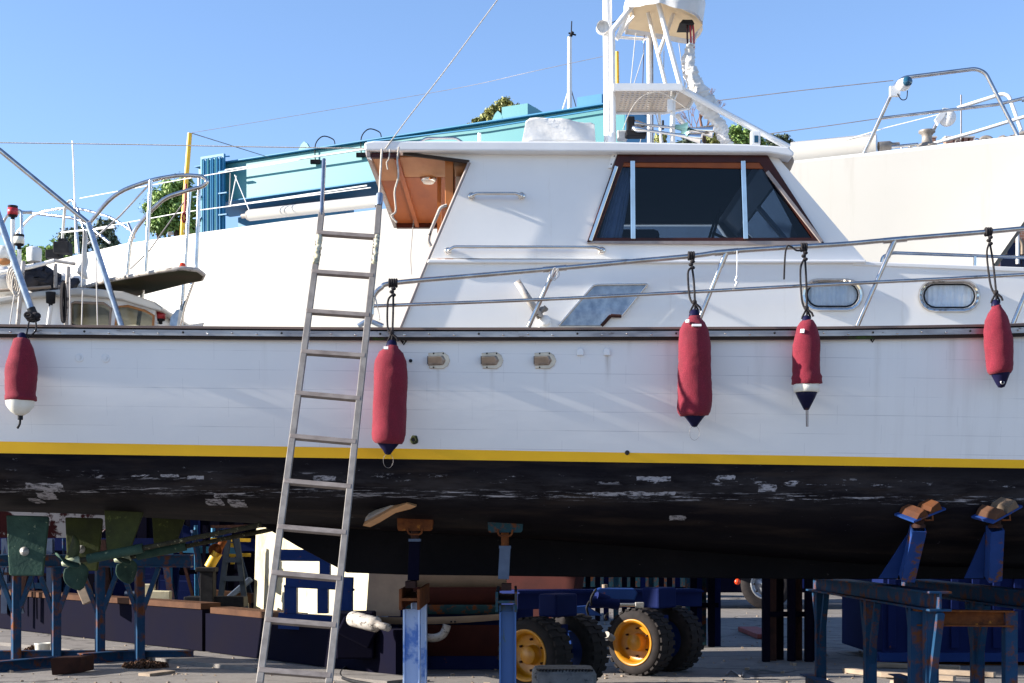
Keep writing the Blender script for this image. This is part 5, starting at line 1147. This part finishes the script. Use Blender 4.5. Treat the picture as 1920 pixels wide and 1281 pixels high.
for a_, b_ in (((1105, 1128), (1103, 1152)), ((1140, 1150), (1137, 1162)), ((1118, 1105), (1108, 1135))): MB().tube(cr([P(*a_, 14.3), P((a_[0]+b_[0])/2-4, (a_[1]+b_[1])/2, 14.25), P(*b_, 14.3)], 4), .012, 8).build('hydraulic_hose', 'dark', tr_)
MB().tube([P(1137, 1190, 14.3), P(1148, 1197, 14.4)], .035, 10).build('grease_point', 'galv', tr_)
# old tyre block in front
yo = 11.9; c = P(1059, 1300, yo); tb = MB(); 
o_ = [(-.26, -.18), (-.22, -.24), (0, -.27), (.22, -.24), (.27, -.18), (.27, .18), (.22, .25), (0, .27), (-.22, .25), (-.27, .18)]
zt2 = P(0, 1257, yo).z
m = MB(); lo_ = [V((c.x+x, yo+.25+y, 0.003)) for x, y in o_]; mi_ = [V((c.x+x, yo+.25+y, zt2-.04)) for x, y in o_]; hi_ = [V((c.x+x*.9, yo+.25+y*.9, zt2)) for x, y in o_]; in_ = [V((c.x+x*.6, yo+.25+y*.6, zt2-.01)) for x, y in o_]
n = len(o_)
for u_, w_ in ((lo_, mi_), (mi_, hi_), (hi_, in_)): m.add(u_+w_, [(k, (k+1) % n, n+(k+1) % n, n+k) for k in range(n)], True)
m.add(in_, [tuple(range(n))]); tb = m.build('old_tyre_block', 'tyregrey'); tag(tb, 'squat grey painted tyre block at the bottom edge in front of the yellow wheels', 'tyre')
m = MB()
for k in range(17): m.box(V((c.x-.22+k*.0275, yo+.05, zt2-.004)), (.012, .10, .014), Matrix.Rotation(.25, 3, 'Z'))
m.build('tread_ribs', 'dark', tb)
# ------------------------------------------------------------------ post stacks, truck, container, clutter
def pstack(label, lst, gy, top, mts=('navydark', 'blue', 'tealrust')):
    Yp = PG(0, gy).y; t = thing('post_stack', label, 'steel posts', (P(lst[0], 0, Yp).x, Yp, 0), 'stacks of upright steel posts')
    for i, x in enumerate(lst):
        d = .35*((i*37) % 5)/5; MB().chan(V((P(x, 0, Yp).x, Yp+d, .004)), V((P(x, 0, Yp).x, Yp+d, top+.1*((i*13) % 3))), .085, .085, .008, (1, 0, 0)).build('post', mts[i % len(mts)], t)
    for z in (.55, 1.05): MB().bar(V((P(lst[0], 0, Yp).x, Yp+.1, z)), V((P(lst[-1], 0, Yp).x, Yp+.1, z)), .05, .06).build('tie_bar', 'navydark', t)
pstack('tall row of dark steel posts right of the yellow wheels', [1300, 1312, 1323, 1335, 1349], 1214, 2.4)
pstack('dark rack of upright posts between the truck wheel and the trestle', [1436, 1452, 1470, 1486, 1503, 1516, 1533, 1548], 1241, 1.6, ('navydark', 'rustdark', 'navydark'))
pstack('far row of slim teal and blue posts behind the transporter', list(range(985, 1300, 17)), 1165, 2.6, ('navydark', 'blue', 'tealrust', 'navydark'))
tk = thing('truck', 'dark parked truck far behind, with a bolted grey wheel hub showing', 'truck', PG(1450, 1143)); Yk = PG(0, 1143).y
c = V((P(1437, 0, Yk).x, Yk, .50)); MB().lathe([(.29, 0), (.36, -.01), (.48, .0), (.5, .04), (.5, .28), (.3, .28)], c, (.15, 1, 0), 36).build('tyre', 'tyre', tk)
rm = MB().lathe([(.30, .0), (.31, -.02), (.28, -.02), (.27, .03), (.22, .05), (.21, .02), (.1, .01), (.09, -.05), (0, -.05)], c, (.15, 1, 0), 30).build('rim', 'hubgrey', tk)
for k in range(10):
    a = k*math.pi/5; MB().lathe([(.022, .0), (.02, -.03), (0, -.03)], c+V((math.cos(a)*.235, .03, math.sin(a)*.235)), (0, 1, 0), 8).build('wheel_nut', 'dark', rm)
MB().box(c+V((1.2, .9, 1.3)), (5.4, 2.0, 1.7)).build('cab_body', 'navydark', tk, bev=.05); MB().box(c+V((-2.4, 1.0, .75)), (3.0, 1.8, .5)).build('chassis', 'navydark', tk)
MB().lathe([(.06, 0), (.05, -.03), (0, -.035)], P(1383, 1091, Yk-.1), (0, 1, 0), 14).build('marker_light', 'redorange', tk); MB().box(c+V((-1.05, .5, .33)), (.8, .6, .35)).build('fuel_tank', 'tealrust', tk, bev=.05)
MB().lathe([(.5, 0), (.5, .3), (.1, .3)], c+V((4.0, 0, 0)), (0, 1, 0), 24).build('tyre', 'tyre', tk)
Yc = PG(0, 1268).y+1.2
ct = thing('blue_container', 'deep blue steel container on a rusty base behind the right trestles', 'container', (P(1800, 0, Yc).x, Yc, 0))
zc0 = P(0, 1232, Yc).z; zc1 = 2.1; xc0, xc1 = P(1655, 0, Yc).x, P(2120, 0, Yc).x
m = MB()
m.box(((xc0+xc1)/2, Yc+1.0, (zc0+zc1)/2), (xc1-xc0, 2.0, zc1-zc0)); m.build('container_body', 'blue', ct, bev=.01)
for k in range(12): MB().box((xc0+.1+k*(xc1-xc0-.2)/11, Yc-.015, (zc0+zc1)/2), (.09, .03, zc1-zc0-.2)).build('wall_rib', 'blue', ct, bev=.008)
MB().box(((xc0+xc1)/2, Yc+.02, zc0-.0), (xc1-xc0+.1, .14, .10)).build('bottom_rail', 'blue2', ct); MB().box(((xc0+xc1)/2, Yc+.3, zc0-.16), (xc1-xc0, .5, .14)).build('base_skid', 'rust', ct)
# planks
for i, (x0, y0, x1, y1, w_) in enumerate(((1585, 1262, 1700, 1275, .09), (1640, 1252, 1800, 1258, .08), (1720, 1264, 1865, 1272, .09), (1655, 1272, 1790, 1280, .1))):
    tag(MB().bar(PG(x0, y0)+V((0, 0, .03+.004*i)), PG(x1, y1)+V((0, 0, .03+.004*i)), w_, .05).build('plank', 'palewood', bev=.003), ('short pale plank with split end lying leftmost among the trestle feet', 'pale plank farthest back on the ground behind the right trestles', 'long pale plank on the ground under the right cross beam', 'pale plank nearest the bottom edge between the right trestle posts')[i], 'plank', 'planks on the ground by the right trestles')
tag(MB().bar(PG(1402, 1184)+V((0, 0, .04)), PG(1440, 1199)+V((0, 0, .04)), .3, .07).build('red_board', mk('faded_red_board', (.30, .07, .06), (.2, .05, .045), 8, .7), bev=.01), 'faded red board lying on the concrete near the truck', 'board')
tag(MB().tube(cr([PG(1362, 1268)+V((0, 0, .02)), PG(1372, 1262)+V((0, 0, .02)), PG(1390, 1272)+V((0, 0, .02)), PG(1394, 1264)+V((0, 0, .02))], 5), .01, 6).build('wire_scrap', 'wire'), 'bent scrap of wire on the concrete', 'wire')
tag(MB().prism([PG(97, 1268)+V((0, 0, .004)), PG(152, 1262)+V((0, 0, .004)), PG(152, 1262)+V((0, 0, .17)), PG(95, 1268)+V((-.01, 0, .19))], (.06, .28, 0)).build('rusty_block', 'rustdark', bev=.012), 'dark rusty steel block on the ground in front of the left trestle', 'block')
bk = MB().lathe([(.075, 0), (.085, .01), (.095, .13), (.10, .135), (.10, .145), (.09, .145), (.085, .02), (0, .02)], PG(80, 1228), seg=24).build('paint_bucket', 'whitevinyl'); tag(bk, 'small white bucket on the ground behind the left trestle', 'bucket')
def heap(label, x, y, n, r, nm='chain_heap'):
    m = MB(); c = PG(x, y); random.seed(int(x))
    for k in range(n):
        a = random.uniform(0, 6.28); q = random.random()**.6*r; p = c+V((math.cos(a)*q*1.6, math.sin(a)*q, .02+max(0, (r-q))*.45*random.random())); e = V((random.uniform(-1, 1), random.uniform(-1, 1), random.uniform(-1, 1))).normalized(); f = e.orthogonal().normalized()
        m.tube([p+e*math.cos(t)*.034+f*math.sin(t)*.02 for t in [j*math.pi/4 for j in range(8)]], .0085, 5, closed=True)
    tag(m.build(nm, 'chain'), label, 'chain')
heap('heap of rusty chain on a plank end near the left trestle foot', 272, 1252, 110, .16); heap('small tangle of rusty chain beside the white bucket', 62, 1221, 26, .07)
tag(MB().bar(PG(270, 1268)+V((0, 0, .015)), PG(318, 1262)+V((0, 0, .015)), .16, .03).build('plank_end', 'palewood'), 'short board under the edge of the chain heap', 'plank')
# ---- machinery / cradles behind left
def frame(nm, label, segs, Y, mt, w=.1, cat='frame', mats=None):
    t = thing(nm, label, cat, P(segs[0][0], 1180, Y))
    for i, s in enumerate(segs): MB().chan(P(s[0], s[1], Y-.006*i+(s[4] if len(s) > 4 else 0)), P(s[2], s[3], Y-.006*i+(s[4] if len(s) > 4 else 0)), s[5] if len(s) > 5 else w, s[5] if len(s) > 5 else w, .01, (0, 1, 0)).build('frame_member', (mats or {}).get(i, mt), t)
    return t
frame('blue_tower_frame', 'tall navy braced frame behind the propellers', [(-30, 1020, 500, 1022, .4, .2), (298, 960, 298, 1170), (366, 960, 366, 1170), (298, 972, 366, 1002), (298, 1005, 366, 1005), (290, 1040, 290, 1170, 0, .12), (250, 1085, 380, 1090, 0, .16), (330, 1090, 326, 1170, 0, .12), (-60, 1058, 300, 1062, .2, .25), (140, 1070, 140, 1190, .3, .15), (205, 1070, 208, 1190, .3, .15), (235, 965, 235, 1060, .2, .12), (60, 1060, 60, 1180, .4, .2)], 22.7, 'blue', .13)
frame('blue_cradle', 'low navy boat cradle with a sunlit top plate beyond the beam', [(275, 1100, 375, 1103, 0, .2), (280, 1120, 372, 1124, 0, .25), (372, 1060, 372, 1150, 0, .15), (240, 1080, 240, 1180, .6, .25), (180, 1110, 270, 1112, .6, .3)], 21.3, 'blue', .14)
st_ = frame('step_ladder', 'grey blue step ladder standing open among the machinery', [(428, 1010, 410, 1150), (444, 1010, 462, 1150), (420, 1050, 452, 1050), (415, 1085, 457, 1085), (440, 1010, 470, 1120, .5)], 19.5, 'ladderdark', .07, 'ladder')
frame('yellow_machine', 'yellow tubular machine frame behind the step ladder', [(436, 1018, 436, 1058), (426, 1040, 470, 1041), (310, 978, 318, 1006), (322, 978, 312, 1006), (395, 1012, 470, 1013)], 20.3, 'yellow', .05)
hj = thing('hydraulic_arm', 'orange and cream hydraulic arm slanting up behind the jack', 'machine', P(395, 1170, 19.2))
MB().tube([P(392, 1064, 19.2), P(408, 1036, 19.2)], .07, 12).build('arm_barrel', 'yellow', hj); MB().tube([P(405, 1040, 19.2), P(420, 1012, 19.2)], .05, 12).build('arm_rod', 'rust', hj); MB().lathe([(.09, -.03), (.09, .03), (0, .03)], P(404, 1032, 19.15), (0, 1, 0), 16).build('arm_joint', 'rust', hj)
bj = MB().box(P(390, 1105, 19.0), (.18, .2, .55)).box(P(388, 1068, 19.0), (.26, .24, .06)).box(P(405, 1128, 19.1), (.8, .3, .14)).build('black_jack', 'dark', bev=.01); tag(bj, 'black bottle jack block standing above the gap between the navy beams', 'jack')
for i, (x0, y0, x1, y1, mt, w_, lb) in enumerate(((395, 1112, 475, 1122, 'brownbeam', .25, 'brown timber baulk lying beyond the navy beams'), (420, 1130, 470, 1085, 'greyblue', .16, 'grey blue plate leaning against the timber baulk'), (446, 1130, 446, 1165, 'weather', .3, 'pale white plastic tub beside the stained panel'), (278, 1095, 276, 1150, 'weather', .2, 'pale upright board catching the sun behind the left trestle'), (300, 1108, 298, 1150, 'weather', .3, 'pale sunlit sheet below the navy cradle'), (150, 1090, 168, 1130, 'palewood', .25, 'sunlit timber pile seen below the propeller'))):
    tag(MB().bar(P(x0, y0, 19.9-.1*i), P(x1, y1, 19.9-.1*i), w_, w_*.5).jitter(.02, 3).build('yard_piece', mt, bev=.01), lb, 'yard scrap')
# other hulls and sheds farther back, seen in slits beneath the boats
bk_ = thing('cyan_boat', 'pale turquoise boat hull far behind the navy frames', 'boat', (-12, 34, 0))
rows = []
for k in range(9):
    t = k/8; x = -20+t*16; h = 1.6*math.sin(math.pi*min(1, .15+t*.85))**.5; rows.append([V((x, 33-h, 3.6+.5*t*t)), V((x, 33-h*.9, 2.2)), V((x, 33-h*.5, 1.1)), V((x, 33, .8))])
MB().grid(rows).grid([[V((p.x, 66-p.y, p.z)) for p in r] for r in rows]).build('hull', 'turqdk', bk_); MB().grid([[r[0], V((r[0].x, 66-r[0].y, r[0].z))] for r in rows]).build('deck', 'whitepaint', bk_)
for x in (-17, -12, -7): MB().box((x, 33, .4), (.4, 1.2, .8)).build('keel_block', 'palewood', bk_)
sd_ = thing('dark_shed', 'long low dark blue boatyard shed closing off the yard behind the boats', 'shed', (-11, 36, 0))
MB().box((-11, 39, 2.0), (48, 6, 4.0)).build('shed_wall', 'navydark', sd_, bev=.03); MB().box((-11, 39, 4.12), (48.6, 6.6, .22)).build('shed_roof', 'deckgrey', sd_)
for k in range(9): MB().box((-31+k*4.9, 35.96, 1.6), (3.2, .05, 3.0)).build('shed_door', 'tealrust' if k % 2 else 'blue', sd_, bev=.02)
# brick tower and brick house
bt = thing('brick_tower', 'brick tower with battlements peeping over the yacht deck at the right', 'tower', (P(1800, 0, 70).x, 70, 0))
zz = P(0, 276, 70).z
MB().box((P(1800, 0, 70).x, 71.5, zz/2), (P(1826, 0, 70).x-P(1774, 0, 70).x, 3.0, zz)).build('tower_wall', 'brick', bt)
for x0, x1, d in ((1774, 1783, 0), (1792, 1803, 0), (1808, 1815, 0), (1819, 1826, 0), (1776, 1786, 2.7), (1812, 1824, 2.7)):
    yt_ = P(0, 258, 70+d).z; cbx = MB().box(((P(x0, 0, 70).x+P(x1, 0, 70).x)/2, 70.25+d, (zz+yt_)/2), (P(x1, 0, 70).x-P(x0, 0, 70).x, .45, yt_-zz)).build('merlon', 'brick', bt); MB().box(((P(x0, 0, 70).x+P(x1, 0, 70).x)/2, 70.25+d, yt_+.04), (P(x1, 0, 70).x-P(x0, 0, 70).x+.1, .55, .08)).build('merlon_cap', 'canvas', cbx)
tag(MB().tube([P(1802, 262, 66), P(1802, 178, 66)], .035, 6).build('radio_antenna', 'wire'), 'thin vertical antenna above the brick tower', 'antenna')
bh = thing('brick_house', 'shaded brick building with arched corbels seen past the yacht bow', 'building', (P(1960, 0, 42).x, 42, 0))
xh0 = P(1868, 0, 42).x; zh = P(0, 380, 42).z
MB().box((xh0+6, 45, zh/2), (12, 6, zh)).build('house_wall', 'brick', bh)
for k in range(10):
    c = V((xh0+.5+k*.13*5, 41.98, P(0, 462, 42).z)); MB().tube([c+V((-.25, -.02, -.25))]+[c+V((math.cos(a)*.25, -.02, math.sin(a)*.25)) for a in [math.pi-j*math.pi/8 for j in range(9)]]+[c+V((.25, -.02, -.25))], .06, 6).build('corbel_arch', 'palewood', bh)
for x in (1895, 1935): MB().box(P(x, 484, 41.98), (.6, .06, .9)).build('window', 'interior', bh)
MB().tube([P(1908, 495, 41), P(1908, 380, 41)], .05, 8).build('downpipe', 'whitepaint', bh)
# antenna pole with wind vane, behind the crane
am = thing('vane_mast', 'slender white mast with wind vane and stays standing behind the crane beam', 'mast', (P(1069, 0, 33).x, 33, 0))
MB().tube([V((P(1069, 0, 33).x, 33, 0)), P(1068, 70, 33)], [.10, .05], 12).build('mast_pole', 'whitepaint', am)
MB().tube([P(1071, 64, 33), P(1072, 40, 33)], .015, 6).tube([P(1066, 62, 33), P(1080, 66, 33)], .02, 6).tube([P(1068, 72, 33), P(1074, 60, 33)], .04, 6).build('wind_vane', 'dark', am)
MB().tube([P(1067, 168, 33), P(1053, 212, 33)], .02, 6).build('mast_stay', 'whitepaint', am); MB().tube([P(1071, 168, 33), P(1080, 200, 33)], .012, 6).build('mast_stay', 'wire', am)
# ------------------------------------------------------------------ trees
def leafmat(n, a, b):
    m, t, bs = nt(n); c = mixc(t, ramp(t, nz(t, 1.3), .35, .65), a, b); t.links.new(c, bs.inputs['Base Color']); bs.inputs['Roughness'].default_value = .6
    bs.inputs['Subsurface Weight'].default_value = 0; return m
LG = leafmat('pine_foliage', (.26, .38, .09), (.13, .23, .05)); LD = leafmat('dark_oak_foliage', (.11, .14, .08), (.07, .10, .06)); LO = leafmat('olive_yellow_foliage', (.36, .34, .10), (.20, .23, .07))
bark = mk('tree_bark', (.10, .07, .05), (.06, .045, .035), 6, .9)
def tree(label, blobs, Y, mt, leaf=.16, dens=1500, nm='tree', trunk=None):
    cx = sum(b[0] for b in blobs)/len(blobs); root = V((P(cx, 0, Y).x, Y, 0)); t = thing(nm, label, 'tree', root); random.seed(int(cx*7+Y))
    m = MB(); lm = MB(); hi = max(P(0, b[1], Y).z for b in blobs)
    top = V((root.x, Y, hi-1.2)); lm.tube([root, root.lerp(top, .5)+V((.2, 0, 0)), top], [.28, .2, .08], 8)
    vs = []; fs = []
    for (x, y, r) in blobs:
        c = P(x, y-r*.12, Y); R = r*1.22/F*Y; lm.tube([root.lerp(top, .72), c+V((0, 0, -R*.3))], [.09, .03], 6)
        sub = [(c+V((random.gauss(0, .42), random.gauss(0, .42), random.gauss(0, .38)))*1.0, 0) for _ in range(0)]
        cl = [c+V((random.uniform(-1, 1), random.uniform(-1, 1), random.uniform(-1, 1))).normalized()*R*random.uniform(.35, .95) for _ in range(26)]
        for _ in range(int(dens*R*R*4.6)+260):
            q = random.choice(cl); d = V((random.gauss(0, 1), random.gauss(0, 1), random.gauss(0, 1)))*R*.155; p = q+d
            n = (d.normalized()+V((random.uniform(-.8, .8), random.uniform(-.8, .8), random.uniform(-.3, .9)))).normalized(); u_ = n.orthogonal().normalized(); w_ = n.cross(u_); a = random.uniform(0, 6.28); s = leaf*.56*random.uniform(.6, 1.3)
            e = (u_*math.cos(a)+w_*math.sin(a))*s; f = n.cross(e)*.45; k = len(vs); vs += [p-e, p+f, p+e, p-f]; fs.append((k, k+1, k+2, k+3))
    m.add(vs, fs); m.build('crown', mt, t); lm.build('trunk', bark, t)
tree('bright green umbrella pine between the pulpit rails and the crane leg', [(330, 365, 30), (305, 395, 28), (345, 385, 30), (370, 400, 22), (292, 420, 20), (318, 425, 24), (350, 425, 18)], 48, LG, .13, 1100, 'pine_tree')
tree('dark leafy tree behind the stern arch', [(195, 430, 18), (180, 450, 18), (205, 455, 14), (150, 452, 20), (128, 450, 18), (165, 470, 20), (200, 480, 20)], 46, LD, .12, 1000, 'oak_tree')
tree('low green bushy tree behind the yacht stern at the left', [(60, 480, 16), (85, 478, 16), (105, 470, 16), (45, 490, 16), (125, 480, 18), (10, 492, 16)], 44, LG, .11, 1000, 'bushy_tree')
tree('yellow green tree rising over the crane beam beside the turquoise box', [(942, 200, 14), (952, 208, 15), (920, 216, 14), (908, 228, 13), (935, 236, 14), (966, 208, 11), (960, 245, 16), (892, 232, 8), (880, 240, 8)], 62, LO, .15, 900, 'olive_tree')
tree('small dark tree top right of the turquoise box on the crane', [(985, 212, 8), (1003, 212, 6), (990, 225, 12), (975, 232, 12)], 60, LD, .13, 900, 'oak_tree')
tree('yellowish round tree behind the wrapped cable sleeve', [(1340, 262, 18), (1328, 270, 16), (1355, 268, 18), (1238, 262, 10), (1320, 285, 16)], 47, LO, .12, 1000, 'olive_tree')
tree('green pine behind the sloping tower stay', [(1380, 252, 18), (1400, 262, 18), (1370, 268, 18), (1420, 275, 18), (1395, 285, 20)], 50, LG, .13, 1100, 'pine_tree')
tree('small dark pine at the front corner of the cabin roof', [(1465, 263, 11), (1450, 268, 11), (1474, 272, 10), (1458, 282, 12)], 52, LD, .12, 1100, 'pine_tree')
tree('spiky palm-like green tree under the tower platform', [(1290, 268, 12), (1300, 275, 12), (1210, 258, 8), (1204, 268, 10), (1276, 275, 10)], 45, LD, .13, 900, 'palm_tree')
tree('dark foliage under the crane beam above the furled boom', [(620, 372, 10), (645, 364, 9), (665, 362, 9), (600, 378, 8), (640, 378, 10)], 45, LD, .14, 900, 'palm_tree')
bt_ = thing('bare_tree', 'leafless reddish tree behind the tower stay', 'tree', (P(1315, 0, 44).x, 44, 0)); m = MB(); random.seed(5)
def br_(a, d, L, r, n):
    b = a+d*L; m.tube([a, a.lerp(b, .5)+V((random.uniform(-1, 1), 0, random.uniform(-1, 1)))*L*.06, b], [r, r*.85, r*.65], 6, caps=False)
    if n: 
        for _ in range(3 if n > 1 else 3): br_(b, (d+V((random.uniform(-.7, .7), random.uniform(-.6, .6), random.uniform(-.1, .6)))).normalized(), L*.72, r*.55, n-1)
base = V((P(1318, 0, 44).x, 44, 0)); top = P(1318, 258, 44); MB().tube([base, top], [.2, .1], 8).build('trunk', bark, bt_)
br_(top, V((-.15, 0, 1)), .55, .06, 4); br_(top, V((.35, 0, .9)), .45, .05, 4); br_(top+V((0, 0, -.3)), V((-.5, 0, .7)), .5, .04, 4); m.build('branches', mk('reddish_bark', (.24, .13, .09), (.17, .09, .07), 6, .9), bt_)

nc = thing('added_dark_box', 'very dark box added beyond the blue frames to darken the gaps at the left', 'container', (P(380, 0, 24).x, 24, 0))  # added dark box, keeps the slits behind the frames from showing bright
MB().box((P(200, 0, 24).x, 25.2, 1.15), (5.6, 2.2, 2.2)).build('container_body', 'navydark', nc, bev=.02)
for k in range(14): MB().box((P(200, 0, 24).x-2.7+k*.41, 24.08, 1.15), (.16, .06, 2.0)).build('wall_rib', 'navydark', nc)
random.seed(3); m = MB()
for k in range(900):
    y = random.uniform(1140, 1290); x = random.uniform(-60, 1980); c = PG(x, y); s = random.uniform(.005, .022)*(1 if k % 12 else 2.2)
    m.box(c+V((0, 0, s*.3)), (s*random.uniform(.7, 1.8), s, s*.7), Matrix.Rotation(random.uniform(0, 3), 3, 'Z') @ Matrix.Rotation(random.uniform(-.4, .4), 3, 'X'))
tag(m.jitter(.003, 60).build('gravel', 'palewood'), kind='stuff')

# cradles and scrap steel crowding the shade behind the stern and beneath the keel
def crowd(nm, label, seed, x0, x1, y0, y1, Y, n, mts, cat='boat cradle'):
    random.seed(seed); t = thing(nm, label, cat, P((x0+x1)/2, y1, Y))
    for i in range(n):
        x = random.uniform(x0, x1); k = random.random(); Yk = Y+i*.045; w = random.choice((.04, .06, .09)); yb_ = y1 if k < .75 else random.uniform(y0, y1)
        if k < .45: a, b = (x, y0), (x+random.uniform(-3, 3), yb_)
        elif k < .75: a, b = (x, y0+random.uniform(0, 20)), (x+random.uniform(-45, 45), yb_)
        else: a, b = (max(x0, x-60), yb_), (min(x1, x+60), yb_+random.uniform(-3, 3))
        m = MB(); p, q = P(*a, Yk), P(*b, Yk); p.z = max(p.z, .03); q.z = max(q.z, .03)
        if i % 4 == 3: m.tube([p, q], w*.5, 8)
        elif i % 4 == 2: m.hbeam(p, q, w, w*1.3, .012, (0, 1, 0))
        else: m.chan(p, q, w, w, .009, (0, 1, 0))
        m.build('cradle_pipe' if i % 4 == 3 else 'cradle_bar', random.choice(mts), t)
crowd('boat_cradle', 'crowded dark and blue cradle with slanting bars beyond the propellers', 11, 5, 300, 1010, 1150, 21.2, 24, ('navydark', 'bluerust', 'blue', 'rustdark', 'greyblue'))
crowd('boat_cradle', 'tangle of blue and rusty bars between the propeller shafts and the stained panel', 23, 285, 470, 985, 1145, 19.8, 22, ('navydark', 'bluerust', 'blue', 'rustdark', 'turqdk'))
tag(MB().tube(cr([PG(690, 1262)+V((0, 0, .03)), PG(735, 1250)+V((0, 0, .03)), PG(700, 1240)+V((0, 0, .03)), PG(655, 1252)+V((0, 0, .03)), PG(640, 1275)+V((0, 0, .03)), PG(700, 1290)+V((0, 0, .03))], 8), .018, 8).build('hose', 'dark'), 'black hose lying in a loop on the ground between the ladder and the nearest prop', 'hose')
